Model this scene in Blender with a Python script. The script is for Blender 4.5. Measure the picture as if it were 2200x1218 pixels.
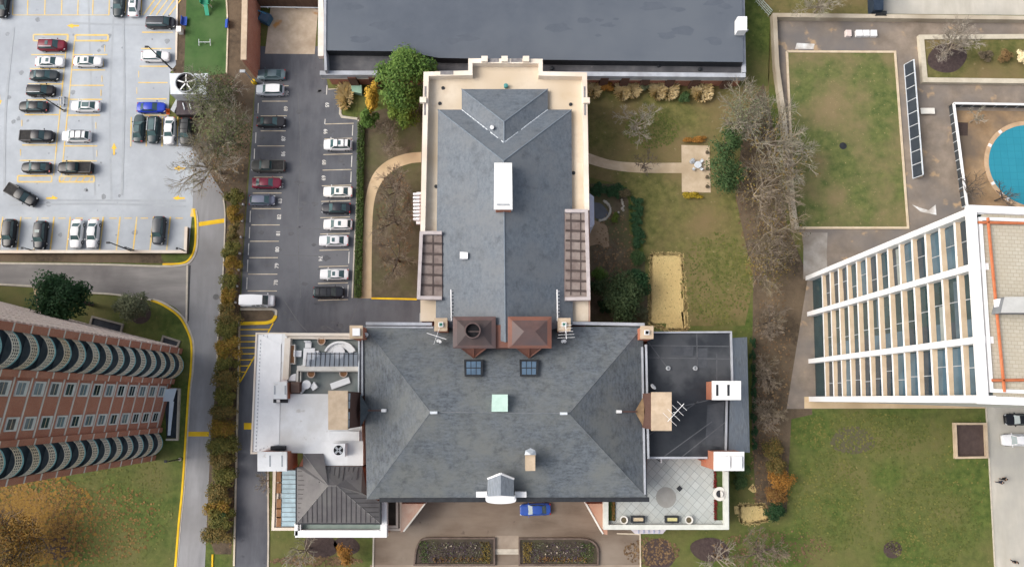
import bpy, math, random
from mathutils import Vector
import numpy as np
S = bpy.context.scene
for o in list(bpy.data.objects): bpy.data.objects.remove(o)
C = S.collection
R = math.radians
random.seed(7)
# ---------------------------------------------------------------- camera, sky, sun, exposure
H = 120.0; F = 1560.0; T = math.atan(248 / F)
cam = bpy.data.objects.new('camera', bpy.data.cameras.new('camera')); C.objects.link(cam)
cam.location = (0, 0, H); cam.rotation_euler = (T, 0, 0)
cam.data.sensor_width = 36; cam.data.lens = F / 2200 * 36; cam.data.clip_start = .5; cam.data.clip_end = 6000
S.camera = cam
SUN_EL, SUN_AZ = 44, 272          # degrees: elevation, compass bearing the light comes from
w = bpy.data.worlds.new('World'); S.world = w; w.use_nodes = True
nt = w.node_tree; bg = nt.nodes['Background']; sky = nt.nodes.new('ShaderNodeTexSky')
sky.sky_type = 'NISHITA'; sky.sun_disc = False; sky.sun_elevation = R(SUN_EL); sky.sun_rotation = R(SUN_AZ)
sky.air_density = 1.0; sky.dust_density = 5.0; sky.ozone_density = 1.0
hs = nt.nodes.new('ShaderNodeHueSaturation'); hs.inputs['Saturation'].default_value = .5   # overcast: a greyer sky
nt.links.new(sky.outputs[0], hs.inputs['Color']); nt.links.new(hs.outputs[0], bg.inputs[0]); bg.inputs[1].default_value = .15
sl = bpy.data.lights.new('sun', 'SUN'); sl.energy = 1.4; sl.angle = R(40); sl.color = (1, .95, .88)
so = bpy.data.objects.new('sun', sl); C.objects.link(so)
az = R(SUN_AZ); d = Vector((math.sin(az) * math.cos(R(SUN_EL)), math.cos(az) * math.cos(R(SUN_EL)), math.sin(R(SUN_EL))))
so.rotation_euler = d.to_track_quat('Z', 'Y').to_euler(); so.location = (-60, -30, 160)
S.view_settings.view_transform = 'Standard'; S.view_settings.look = 'None'
S.view_settings.exposure = 0.52; S.view_settings.gamma = 1.0
S.render.engine = 'CYCLES'; S.cycles.max_bounces = 5; S.cycles.diffuse_bounces = 3; S.cycles.glossy_bounces = 3

# ---------------------------------------------------------------- helpers
def W(px, py, z=0.0):
    """the point at height z on the sight line through photo pixel (px, py)"""
    x = (px - 1100) / F; y = -(py - 609) / F
    s = (H - z) / (math.cos(T) - y * math.sin(T))
    return Vector((s * x, s * (y * math.cos(T) + math.sin(T)), z))
def WL(pts, z=0.0): return [W(a, b, z) for a, b in pts]

def link(n, soc_a, soc_b): n.links.new(soc_a, soc_b)
_M = {}
def rgb(c): return (c[0], c[1], c[2], 1)
def ramp(n, cols, pos=None):
    r = n.nodes.new('ShaderNodeValToRGB'); e = r.color_ramp.elements
    k = len(cols)
    pos = pos or [i / (k - 1) for i in range(k)]
    while len(e) < k: e.new(.5)
    for i in range(k): e[i].position = pos[i]; e[i].color = rgb(cols[i])
    return r
def noise(n, co, scale, detail=5, stretch=(1, 1, 1), rough=.6, rotz=0):
    mp = n.nodes.new('ShaderNodeMapping'); mp.inputs['Scale'].default_value = stretch; mp.inputs['Rotation'].default_value = (0, 0, rotz)
    link(n, co, mp.inputs[0]); t = n.nodes.new('ShaderNodeTexNoise'); t.inputs['Scale'].default_value = scale
    t.inputs['Detail'].default_value = detail; t.inputs['Roughness'].default_value = rough
    link(n, mp.outputs[0], t.inputs['Vector']); return t.outputs['Fac']
def mixc(n, fac, a, b, mode='MIX'):
    m = n.nodes.new('ShaderNodeMix'); m.data_type = 'RGBA'; m.blend_type = mode
    for s, v in ((m.inputs[0], fac), (m.inputs[6], a), (m.inputs[7], b)):
        if isinstance(v, (int, float)): s.default_value = v
        elif isinstance(v, tuple): s.default_value = rgb(v)
        else: link(n, v, s)
    return m.outputs[2]
def base(name):
    m = bpy.data.materials.new(name); m.use_nodes = True; n = m.node_tree; b = n.nodes['Principled BSDF']
    tc = n.nodes.new('ShaderNodeTexCoord'); return m, n, b, tc.outputs['Object']
def edge(n, fac, lo, hi):
    r = n.nodes.new('ShaderNodeMapRange'); r.inputs[1].default_value = lo; r.inputs[2].default_value = hi
    link(n, fac, r.inputs[0]); return r.outputs[0]
def mat(name, c1, c2=None, c3=None, sc=1.0, big=.12, st=(1, 1, 1), rough=.85, spec=.25, metal=0.0, rotz=0, spots=None, spsc=3, splo=.62, bump=0, lo=.35, hi=.65, blo=.42, bhi=.66):
    """surface whose colour wanders between c1 and c2 at scale sc, with larger worn patches of c3"""
    if name in _M: return _M[name]
    m, n, b, co = base(name); c2 = c2 or tuple(min(1, v * 1.15) for v in c1)
    f = edge(n, noise(n, co, sc, 6, st, .65, rotz), lo, hi)
    col = mixc(n, f, c1, c2)
    if c3: col = mixc(n, edge(n, noise(n, co, big, 5, (1, 1, 1), .55), blo, bhi), col, c3)
    if spots: col = mixc(n, edge(n, noise(n, co, spsc, 3, (1, 1, 1), .5), splo, splo + .08), col, spots)
    link(n, col, b.inputs['Base Color']); b.inputs['Roughness'].default_value = rough
    b.inputs['Specular IOR Level'].default_value = spec; b.inputs['Metallic'].default_value = metal
    if bump:
        bp = n.nodes.new('ShaderNodeBump'); bp.inputs['Strength'].default_value = bump; bp.inputs['Distance'].default_value = .1
        link(n, f, bp.inputs['Height']); link(n, bp.outputs[0], b.inputs['Normal'])
    _M[name] = m; return m
def leafmat(name, cols, sc=.35):
    """leaf faces: each leaf its own tint of the ramp, clumps drifting along it"""
    if name in _M: return _M[name]
    m, n, b, co = base(name); g = n.nodes.new('ShaderNodeNewGeometry')
    nz = edge(n, noise(n, co, sc, 2), .3, .7)
    a = n.nodes.new('ShaderNodeMath'); a.operation = 'MULTIPLY_ADD'; link(n, g.outputs['Random Per Island'], a.inputs[0]); a.inputs[1].default_value = .55
    k = n.nodes.new('ShaderNodeMath'); k.operation = 'MULTIPLY'; link(n, nz, k.inputs[0]); k.inputs[1].default_value = .45
    link(n, k.outputs[0], a.inputs[2]); r = ramp(n, cols); link(n, a.outputs[0], r.inputs[0])
    link(n, r.outputs[0], b.inputs['Base Color']); b.inputs['Roughness'].default_value = .7; b.inputs['Specular IOR Level'].default_value = .2
    _M[name] = m; return m
def gridmat(name, c1, c2, cm, w, h, mort, off=.5, rot=0, rough=.85, big=None, axis='xy'):
    """bricks, tiles or pavers with joints"""
    if name in _M: return _M[name]
    m, n, b, co = base(name)
    if axis != 'xy':
        sp = n.nodes.new('ShaderNodeSeparateXYZ'); link(n, co, sp.inputs[0]); cb = n.nodes.new('ShaderNodeCombineXYZ')
        ad = n.nodes.new('ShaderNodeMath'); link(n, sp.outputs[0], ad.inputs[0]); link(n, sp.outputs[1], ad.inputs[1])
        link(n, ad.outputs[0], cb.inputs[0]); link(n, sp.outputs[2], cb.inputs[1]); co2 = cb.outputs[0]
    else: co2 = co
    mp = n.nodes.new('ShaderNodeMapping'); mp.inputs['Rotation'].default_value = (0, 0, rot); link(n, co2, mp.inputs[0])
    t = n.nodes.new('ShaderNodeTexBrick'); t.offset = off; t.inputs['Scale'].default_value = 1
    t.inputs['Brick Width'].default_value = w; t.inputs['Row Height'].default_value = h; t.inputs['Mortar Size'].default_value = mort
    t.inputs['Mortar Smooth'].default_value = .2
    t.inputs['Color1'].default_value = rgb(c1); t.inputs['Color2'].default_value = rgb(c2); t.inputs['Mortar'].default_value = rgb(cm)
    link(n, mp.outputs[0], t.inputs[0]); col = t.outputs[0]
    col = mixc(n, edge(n, noise(n, co, .5, 5), .35, .7), col, big or tuple(v * .8 for v in c1))
    m_ = n.nodes.new('ShaderNodeMix'); m_.data_type = 'RGBA'; m_.inputs[0].default_value = .55
    link(n, t.outputs[0], m_.inputs[6]); link(n, col, m_.inputs[7])
    link(n, m_.outputs[2], b.inputs['Base Color']); b.inputs['Roughness'].default_value = rough; b.inputs['Specular IOR Level'].default_value = .2
    _M[name] = m; return m
def slatemat(name, c1, c2, c3, course=6.5):
    """slate courses follow the height up the slope"""
    if name in _M: return _M[name]
    m, n, b, co = base(name)
    f = edge(n, noise(n, co, .9, 3, (1.2, 1.2, course), .55), .34, .66)
    f2 = edge(n, noise(n, co, 3.2, 4, (1, 1, 1.5), .7), .38, .66)
    col = mixc(n, f, c1, c2); col = mixc(n, f2, col, tuple(v * 1.35 for v in c2))
    col2 = mixc(n, .5, mixc(n, f, c1, c2), col)
    col3 = mixc(n, edge(n, noise(n, co, .13, 6, (1, 1, 1), .7), .42, .66), col2, c3)
    col3 = mixc(n, edge(n, noise(n, co, .45, 6, (1, 1, 1), .75), .52, .78), col3, tuple(v * .72 for v in c1))
    link(n, col3, b.inputs['Base Color']); b.inputs['Roughness'].default_value = .62; b.inputs['Specular IOR Level'].default_value = .35
    _M[name] = m; return m
def glass(name, c, rough=.12):
    if name in _M: return _M[name]
    m, n, b, co = base(name); f = edge(n, noise(n, co, .4, 3), .35, .65)
    link(n, mixc(n, f, c, tuple(v * 1.5 + .005 for v in c)), b.inputs['Base Color'])
    b.inputs['Roughness'].default_value = rough; b.inputs['Specular IOR Level'].default_value = .6; _M[name] = m; return m
def paint(name, c, rough=.28, coat=.1):
    if name in _M: return _M[name]
    m, n, b, co = base(name); f = noise(n, co, 6, 4)
    link(n, mixc(n, f, tuple(v * .9 for v in c), tuple(min(1, v * 1.06) for v in c)), b.inputs['Base Color'])
    b.inputs['Roughness'].default_value = rough; b.inputs['Specular IOR Level'].default_value = .32; b.inputs['Coat Weight'].default_value = coat; b.inputs['Coat Roughness'].default_value = .15
    _M[name] = m; return m

class MB:
    """collects faces; build() links them as one mesh object"""
    def __init__(s): s.v = []; s.f = []; s.m = []; s.k = 0
    def face(s, pts, k=None):
        i = len(s.v); s.v += [tuple(p) for p in pts]; s.f.append(tuple(range(i, i + len(pts)))); s.m.append(s.k if k is None else k)
    def prism(s, pts, z0, z1, k=None, bottom=False, ktop=None):
        P = [(p[0], p[1]) for p in pts]
        a = sum(P[i][0] * P[(i + 1) % len(P)][1] - P[(i + 1) % len(P)][0] * P[i][1] for i in range(len(P)))
        if a < 0: P = P[::-1]
        n = len(P); i0 = len(s.v); kk = s.k if k is None else k
        s.v += [(x, y, z0) for x, y in P] + [(x, y, z1) for x, y in P]
        for i in range(n):
            j = (i + 1) % n; s.f.append((i0 + i, i0 + j, i0 + n + j, i0 + n + i)); s.m.append(kk)
        s.f.append(tuple(i0 + n + i for i in range(n))); s.m.append(kk if ktop is None else ktop)
        if bottom: s.f.append(tuple(i0 + n - 1 - i for i in range(n))); s.m.append(kk)
    def sheet(s, pts, z=None, k=None):
        P = [(p[0], p[1], p[2] if z is None else z) for p in pts]
        a = sum(P[i][0] * P[(i + 1) % len(P)][1] - P[(i + 1) % len(P)][0] * P[i][1] for i in range(len(P)))
        s.face(P if a > 0 else P[::-1], k)
    def box(s, c, size, rz=0, k=None, taper=1.0):
        x, y, z = [v / 2 for v in size]; cs, sn = math.cos(rz), math.sin(rz); kk = s.k if k is None else k; i0 = len(s.v)
        for dz, t in ((-z, 1), (z, taper)):
            for dx, dy in ((-x, -y), (x, -y), (x, y), (-x, y)):
                s.v.append((c[0] + (dx * cs - dy * sn) * t, c[1] + (dx * sn + dy * cs) * t, c[2] + dz))
        for f in ((3, 2, 1, 0), (4, 5, 6, 7), (0, 1, 5, 4), (1, 2, 6, 5), (2, 3, 7, 6), (3, 0, 4, 7)): s.f.append(tuple(i0 + q for q in f)); s.m.append(kk)
    def bar(s, p0, p1, wd, ht, k=None):
        """box from p0 to p1 (its bottom centre line)"""
        p0 = Vector(p0); p1 = Vector(p1); d = p1 - p0; u = Vector((-d.y, d.x, 0))
        if u.length < 1e-6: u = Vector((1, 0, 0))
        u = u.normalized() * wd / 2; h = Vector((0, 0, ht)); i0 = len(s.v); kk = s.k if k is None else k
        for q in (p0 - u, p0 + u, p1 + u, p1 - u): s.v.append(tuple(q))
        for q in (p0 - u, p0 + u, p1 + u, p1 - u): s.v.append(tuple(q + h))
        for f in ((0, 1, 2, 3), (7, 6, 5, 4), (1, 0, 4, 5), (2, 1, 5, 6), (3, 2, 6, 7), (0, 3, 7, 4)): s.f.append(tuple(i0 + q for q in f)); s.m.append(kk)
    def tube(s, p0, p1, r0, r1=None, n=6, k=None, cap=True):
        p0 = Vector(p0); p1 = Vector(p1); r1 = r0 if r1 is None else r1; d = p1 - p0
        if d.length < 1e-6: return
        d.normalize(); a = Vector((0, 0, 1)) if abs(d.z) < .9 else Vector((1, 0, 0)); u = d.cross(a).normalized(); v = d.cross(u); i0 = len(s.v); kk = s.k if k is None else k
        for p, r in ((p0, r0), (p1, r1)):
            for j in range(n):
                t = 2 * math.pi * j / n; s.v.append(tuple(p + (u * math.cos(t) + v * math.sin(t)) * r))
        for j in range(n):
            q = (j + 1) % n; s.f.append((i0 + j, i0 + n + j, i0 + n + q, i0 + q)); s.m.append(kk)
        if cap: s.f.append(tuple(i0 + n + j for j in range(n))[::-1]); s.m.append(kk); s.f.append(tuple(i0 + j for j in range(n))); s.m.append(kk)
    def lathe(s, c, prof, n=20, k=None):
        i0 = len(s.v); kk = s.k if k is None else k; m = len(prof)
        for r, z in prof:
            for j in range(n):
                t = 2 * math.pi * j / n; s.v.append((c[0] + r * math.cos(t), c[1] + r * math.sin(t), c[2] + z))
        for a in range(m - 1):
            for j in range(n):
                q = (j + 1) % n; s.f.append((i0 + a * n + j, i0 + a * n + q, i0 + (a + 1) * n + q, i0 + (a + 1) * n + j)); s.m.append(kk)
    def ring(s, outer, inner, z0, z1, k=None):
        """closed wall between two outlines with the same number of corners"""
        n = len(outer); kk = s.k if k is None else k
        for i in range(n):
            j = (i + 1) % n; s.ringseg(outer[i], outer[j], inner[i], inner[j], z0, z1, kk)
    def ringseg(s, o0, o1, q0, q1, z0, z1, kk):
        g = lambda p, z: (p[0], p[1], z)
        s.face([g(o0, z1), g(o1, z1), g(q1, z1), g(q0, z1)], kk); s.face([g(o0, z0), g(o1, z0), g(o1, z1), g(o0, z1)], kk); s.face([g(q0, z1), g(q1, z1), g(q1, z0), g(q0, z0)], kk)
    def strip(s, pts, wd, z0, z1, k=None, closed=False):
        """kerb, wall or line of width wd along a polyline"""
        P = [Vector((p[0], p[1])) for p in pts]; n = len(P); L = []; Rr = []
        for i in range(n):
            a = P[i - 1] if (i or closed) else P[i]; b = P[(i + 1) % n] if (i < n - 1 or closed) else P[i]
            d1 = (P[i] - a); d2 = (b - P[i])
            d1 = d1.normalized() if d1.length > 1e-6 else d2.normalized(); d2 = d2.normalized() if d2.length > 1e-6 else d1
            n1 = Vector((-d1.y, d1.x)); n2 = Vector((-d2.y, d2.x)); mm = n1 + n2
            mm = n1 if mm.length < 1e-3 else mm.normalized() / max(.5, mm.normalized().dot(n1))
            L.append(P[i] + mm * wd / 2); Rr.append(P[i] - mm * wd / 2)
        kk = s.k if k is None else k; i0 = len(s.v)
        for a, b in zip(L, Rr): s.v += [(a.x, a.y, z0), (a.x, a.y, z1), (b.x, b.y, z1), (b.x, b.y, z0)]
        m = n if closed else n - 1
        for i in range(m):
            p = i0 + 4 * i; q = i0 + 4 * ((i + 1) % n)
            for e in range(3) if z1 - z0 > .01 else (1,): s.f.append((p + e + 1, p + e, q + e, q + e + 1)); s.m.append(kk)
        if not closed and z1 - z0 > .01:
            s.f.append((i0, i0 + 1, i0 + 2, i0 + 3)); s.m.append(kk); e = i0 + 4 * (n - 1); s.f.append((e + 3, e + 2, e + 1, e)); s.m.append(kk)
    def build(s, name, mats, parent=None, smooth=False, local=False):
        if not isinstance(mats, (list, tuple)): mats = [mats]
        off = Vector((0, 0, 0))
        if parent is not None and not local:
            q = parent
            while q is not None: off += q.location; q = q.parent
        me = bpy.data.meshes.new(name)
        v = np.array(s.v, dtype=float) - np.array(off) if s.v else np.zeros((0, 3))
        me.from_pydata(v.tolist(), [], s.f)
        for m in mats: me.materials.append(m)
        if len(mats) > 1: me.polygons.foreach_set('material_index', s.m)
        if smooth: me.polygons.foreach_set('use_smooth', [True] * len(me.polygons))
        me.update(); o = bpy.data.objects.new(name, me); C.objects.link(o)
        if parent is not None: o.parent = parent
        return o
def tag(o, label, cat, group=None, kind=None):
    o['label'] = label; o['category'] = cat
    if group: o['group'] = group
    if kind: o['kind'] = kind
    return o
def thing(name, label, cat, loc=(0, 0, 0), group=None, rz=0):
    o = bpy.data.objects.new(name, None); o.empty_display_size = .3; C.objects.link(o); o.location = loc; o.rotation_euler = (0, 0, rz)
    return tag(o, label, cat, group)
def struct(name, mb, m, label=None):
    o = mb.build(name, m); o['kind'] = 'structure'
    if label: o['label'] = label
    return o
def stuff(name, mb, m, label, cat, parent=None):
    o = mb.build(name, m, parent); o['kind'] = 'stuff'; o['label'] = label; o['category'] = cat; return o
def curve(pts, n=8):
    P = [Vector((a, b)) for a, b in pts]; out = []
    for i in range(len(P) - 1):
        p0 = P[max(0, i - 1)]; p1 = P[i]; p2 = P[i + 1]; p3 = P[min(len(P) - 1, i + 2)]
        for k in range(n):
            t = k / n; out.append(.5 * ((2 * p1) + (p2 - p0) * t + (2 * p0 - 5 * p1 + 4 * p2 - p3) * t * t + (3 * p1 - p0 - 3 * p2 + p3) * t ** 3))
    out.append(P[-1]); return [(p.x, p.y) for p in out]
def copy_tree(o, parent=None):
    c = o.copy(); C.objects.link(c); c.parent = parent
    for ch in o.children: copy_tree(ch, c)
    return c
def textmesh(txt, size):
    cu = bpy.data.curves.new('t', 'FONT'); cu.body = txt; cu.size = size; cu.offset = .025; cu.align_x = 'CENTER'; cu.align_y = 'CENTER'
    o = bpy.data.objects.new('t', cu); C.objects.link(o); bpy.context.view_layer.update()
    me = o.to_mesh(); r = ([tuple(v.co) for v in me.vertices], [tuple(p.vertices) for p in me.polygons]); o.to_mesh_clear()
    bpy.data.objects.remove(o); return r
# ---------------------------------------------------------------- materials
GRASS = mat('grass_mat', (.046, .074, .014), (.105, .132, .030), (.128, .118, .042), sc=.9, big=.10, spots=(.19, .165, .06), spsc=1.6, splo=.66, bump=.3)
GRASSN = mat('north_lawn_mat', (0.076, 0.084, 0.022), (0.159, 0.144, 0.049), (0.174, 0.129, 0.060), sc=.8, big=.11, spots=(0.242, 0.197, 0.106), spsc=1.4, splo=.66, bump=.3)
GRASSP = mat('plaza_lawn_mat', (.066, .094, .026), (.14, .150, .050), (.20, .155, .080), sc=.7, big=.13, spots=(.30, .24, .12), spsc=2.8, splo=.67, bump=.3)
TURF = mat('turf_mat', (.035, .085, .022), (.055, .12, .032), (.075, .13, .045), sc=.5, big=.2)
DIRT = mat('bed_mat', (0.053, 0.039, 0.027), (0.112, 0.083, 0.054), (0.143, 0.105, 0.068), sc=1.1, big=.15, spots=(0.240, 0.165, 0.090), spsc=3, splo=.68, bump=.4)
MULCH = mat('mulch_mat', (0.046, 0.031, 0.031), (0.078, 0.056, 0.052), (0.065, 0.046, 0.039), sc=2, bump=.4)
SOIL = mat('garden_soil_mat', (.075, .058, .036), (.135, .105, .07), (.088, .090, .036), sc=.8, big=.16, spots=(.2, .15, .08), spsc=3, splo=.7)
STRAW = mat('straw_mat', (0.467, 0.350, 0.143), (0.713, 0.557, 0.259), (0.544, 0.389, 0.168), sc=3, st=(3, .6, 1), spots=(0.207, 0.156, 0.052), spsc=2.6, splo=.62, bump=.5)
DECK = mat('deck_concrete', (0.352, 0.380, 0.415), (0.422, 0.454, 0.486), (0.310, 0.331, 0.359), sc=.35, big=.07, spots=(0.282, 0.302, 0.331), spsc=.8, splo=.70, blo=.45, bhi=.7)
ROAD = mat('road_asphalt', (0.220, 0.220, 0.226), (0.319, 0.319, 0.325), (0.187, 0.182, 0.182), sc=.25, st=(1.6, .25, 1), big=.06, spots=(0.132, 0.132, 0.138), spsc=.5, splo=.70)
ROADX = mat('lower_road_asphalt', (.19, .18, .172), (.28, .265, .25), (.13, .12, .118), sc=.25, st=(.25, 1.6, 1), big=.07)
LOT = mat('lot_asphalt', (0.074, 0.076, 0.088), (0.109, 0.114, 0.128), (0.149, 0.152, 0.164), sc=.35, st=(1.5, .35, 1), big=.075, spots=(0.054, 0.055, 0.064), spsc=.6, splo=.68)
YARD = mat('yard_concrete', (.46, .37, .27), (.60, .50, .39), (.36, .28, .20), sc=.5, big=.2, spots=(.45, .23, .08), spsc=.3, splo=.68)
FORE = mat('forecourt_mat', (0.131, 0.097, 0.071), (0.210, 0.163, 0.124), (0.257, 0.215, 0.173), sc=.22, st=(.3, 1.4, 1), big=.08, spots=(0.105, 0.079, 0.063), spsc=.7, splo=.68)
PLAZA = mat('plaza_paving', (.175, .142, .112), (.275, .225, .18), (.155, .142, .135), sc=.3, big=.09, spots=(.38, .27, .165), spsc=.35, splo=.62)
PATH = mat('path_concrete', (0.483, 0.356, 0.218), (0.621, 0.483, 0.316), (0.414, 0.310, 0.184), sc=.8, big=.2)
PATIO = mat('patio_stone', (.46, .36, .245), (.56, .455, .33), (.40, .31, .205), sc=.7, big=.25)
ROADE = mat('drive_concrete', (.40, .375, .32), (.50, .47, .41), (.33, .32, .29), sc=.4, st=(1.2, .3, 1), big=.08)
KERB = mat('kerb_concrete', (.40, .36, .30), (.52, .47, .39), sc=1.2)
YEL = mat('yellow_paint', (.72, .46, .015), (.82, .55, .03), (.60, .36, .02), sc=2, big=.5)
YELO = mat('faded_yellow_paint', (.66, .43, .08), (.72, .52, .18), (.60, .52, .33), sc=1.5, big=.35)
ARW = mat('arrow_paint', (.78, .47, .03), (.82, .53, .07), (.66, .45, .12), sc=2, big=.6)
WHT = mat('white_line_paint', (.55, .54, .52), (.68, .67, .64), (.48, .44, .38), sc=2, big=.4)
CRM = mat('cream_line_paint', (.55, .48, .36), (.66, .58, .46), (.42, .35, .25), sc=2, big=.4)
CREAM = mat('cream_coping', (.68, .60, .50), (.78, .71, .62), (.62, .52, .42), sc=.8, big=.2)
STONE = mat('tan_stone', (.47, .36, .25), (.56, .445, .325), (.40, .31, .22), sc=1.0, big=.4)
STONEW = mat('pale_stone', (.62, .60, .55), (.72, .70, .65), (.55, .52, .46), sc=1.0, big=.3)
WHITE = mat('white_membrane', (.74, .745, .74), (.83, .835, .83), (.66, .65, .62), sc=.5, big=.2, rough=.6, spots=(.58, .56, .52), spsc=.7, splo=.68)
WPAINT = paint('white_paint', (.78, .78, .78), .5, .1)
GREYP = mat('grey_coping', (.34, .36, .40), (.44, .46, .50), (.28, .29, .31), sc=.8, big=.25)
BRICK = gridmat('brick_mat', (.46, .165, .098), (.36, .125, .078), (.46, .33, .26), .24, .085, .012, axis='wall', big=(.33, .125, .08))
BRICKD = gridmat('dark_brick_mat', (.13, .062, .048), (.095, .045, .036), (.15, .11, .09), .24, .085, .012, axis='wall', big=(.10, .05, .04))
BRICKO = gridmat('orange_brick_mat', (0.462, 0.154, 0.083), (0.374, 0.116, 0.064), (0.440, 0.275, 0.198), .24, .085, .012, axis='wall', big=(0.396, 0.132, 0.072))
SLATE = slatemat('slate_mat', (.058, .068, .080), (.126, .143, .160), (.150, .158, .152))
SLATEN = slatemat('wing_slate_mat', (.078, .094, .114), (.122, .142, .165), (.140, .152, .165))
SLATEG = mat('grey_slate_mat', (.16, .18, .205), (.26, .285, .31), (.20, .23, .27), sc=2.2, st=(2.5, .5, 1), big=.4)
ROOFD = mat('dark_membrane', (0.022, 0.026, 0.032), (0.036, 0.040, 0.047), (0.064, 0.068, 0.075), sc=.35, big=.14, rough=.45, blo=.5, bhi=.62)
ROOFN = mat('garage_membrane', (0.078, 0.092, 0.116), (0.092, 0.107, 0.132), (0.106, 0.121, 0.143), sc=.25, big=.06, rough=.65)
ROOFL = mat('garage_ledge', (.075, .077, .086), (.12, .118, .122), (.055, .055, .062), sc=.6, big=.2, spots=(.28, .26, .25), spsc=1.5, splo=.72)
GUT = mat('gutter_floor_mat', (.55, .46, .35), (.64, .56, .45), (.50, .40, .28), sc=.6, big=.15)
COPPER = mat('copper_mat', (.088, .052, .047), (.125, .072, .064), (.085, .062, .062), sc=.8, big=.25, rough=.55, spec=.4)
COPPERB = mat('bright_copper_mat', (.17, .070, .048), (.22, .092, .062), (.14, .07, .055), sc=1.2, big=.3, rough=.5)
BRNMET = mat('brown_metal', (.098, .090, .092), (.130, .120, .120), (.15, .142, .135), sc=.8, big=.3, rough=.5, spec=.4)
SEAM = mat('seam_metal', (.062, .055, .057), (.08, .072, .074), sc=2)
BRNROOF = mat('terrace_brown', (.15, .115, .105), (.24, .195, .175), (.30, .26, .235), sc=.9, big=.3)
DARK = mat('dark_metal', (.018, .020, .024), (.032, .035, .04), sc=2, rough=.5)
BLACK = mat('black_hole', (.006, .006, .008), (.012, .012, .014), sc=2)
GREYM = mat('grey_metal', (.28, .30, .32), (.40, .42, .44), sc=1.5, rough=.45, spec=.5)
GALV = mat('pale_metal', (.50, .54, .58), (.62, .66, .70), sc=1.5, rough=.45, spec=.5)
MINT = mat('mint_metal', (.42, .58, .50), (.52, .68, .60), sc=1)
TERR = mat('terrace_green', (.135, .165, .165), (.20, .23, .225), (.23, .24, .225), sc=.5, big=.2)
DIAG = gridmat('diagonal_tiles', (.38, .41, .40), (.46, .49, .475), (.21, .23, .225), 1.02, 1.02, .035, 0, R(42), big=(.40, .40, .36))
TAR = mat('tower_roof_edge', (.70, .70, .70), (.80, .80, .80), sc=.4)
PAVER = gridmat('roof_pavers', (.42, .385, .31), (.47, .435, .355), (.31, .28, .22), .62, .40, .03, .5, R(3), big=(.40, .35, .265))
RUST = mat('red_pipe', (.40, .115, .045), (.50, .17, .08), sc=1.5)
WINGL = glass('tower_glass', (.012, .035, .042), .08)
GLASS = glass('car_glass', (.045, .085, .090), .06)  # base colour brightened to stand in for sky reflected in the windows
GLASSB = glass('conservatory_glass', (.17, .25, .29), .15)
SKYGL = glass('skylight_glass', (.07, .115, .17), .1)
BALC = mat('teal_edge', (.16, .36, .39), (.24, .46, .49), sc=1)
TEALD = mat('dark_teal', (.012, .040, .050), (.02, .055, .065), sc=1)
LATT = mat('lattice_white', (0.600, 0.552, 0.456), (0.744, 0.696, 0.600), (0.624, 0.504, 0.336), sc=.6, big=.15)
WOOD = mat('brown_wood', (.20, .10, .05), (.30, .16, .08), sc=2)
POOL = gridmat('pool_cover_mat', (.026, .225, .30), (.030, .24, .32), (.018, .17, .23), 1.25, 1.25, .03, 0, 0, big=(.022, .20, .28))
BARK = mat('bark_mat', (0.203, 0.162, 0.123), (0.369, 0.306, 0.238), (0.281, 0.246, 0.176), sc=2)
BARKD = mat('dark_bark_mat', (0.072, 0.058, 0.048), (0.132, 0.108, 0.090), sc=2)
TWIG = mat('twig_mat', (.23, .20, .165), (.36, .325, .27), (.29, .275, .19), sc=.6, big=.3)
TWIGB = mat('brown_twig_mat', (.155, .125, .095), (.26, .21, .165), (.20, .165, .10), sc=.6, big=.3)
TYRE = mat('tyre_rubber', (.012, .012, .012), (.02, .02, .02), sc=4)
RIM = mat('wheel_rim', (.35, .36, .37), (.5, .5, .52), sc=4, rough=.35, spec=.6)
LAMPG = paint('headlight_glass', (.62, .64, .64), .15)
LAMPR = paint('taillight_red', (.36, .012, .012), .2)
ORANGE = paint('orange_plastic', (.72, .13, .02), .5, .1)
BLUEP = paint('blue_plastic', (.02, .08, .42), .5, .1)
# ---------------------------------------------------------------- ground, roads, lots
def sheet(name, pts, z, m, label=None):
    b = MB(); b.sheet(WL(pts, z)); return struct(name, b, m, label)
g = MB(); n_ = 12
g.sheet([(-2500, -2500, 0), (2500, -2500, 0), (2500, 2500, 0), (-2500, 2500, 0)]); struct('ground', g, GRASS)
sheet('north_lawn', [(1240, 180), (1650, 185), (1665, 60), (1600, -40), (1625, -60), (1870, -60), (1868, 34), (1655, 30), (1652, 200), (1665, 480), (1630, 560), (1600, 700), (1480, 700), (1400, 690), (1380, 520), (1345, 400), (1262, 380)], .010, GRASSN)
sheet('planting_strip', [(385, -60), (560, -60), (548, 180), (530, 400), (516, 640), (512, 820), (506, 1000), (497, 1190), (462, 1190), (440, 1130), (450, 1000), (466, 800), (480, 600), (487, 440), (415, 320), (372, 170)], .012, DIRT)
sheet('west_garden_bed', [(768, 250), (910, 210), (912, 700), (780, 640), (770, 400)], .014, SOIL)
sheet('east_garden_bed', [(1255, 395), (1330, 395), (1350, 430), (1352, 500), (1385, 560), (1395, 700), (1255, 700)], .014, SOIL)
sheet('east_tree_bed', [(1640, 180), (1668, 300), (1690, 480), (1735, 590), (1745, 890), (1700, 900), (1690, 1100), (1625, 1110), (1615, 900), (1618, 600), (1580, 420), (1600, 250)], .013, DIRT)
sheet('parking_deck', [(-160, -90), (378, -90), (378, 140), (366, 155), (362, 250), (412, 300), (416, 330), (414, 445), (405, 541), (-160, 541)], .04, DECK)
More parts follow.
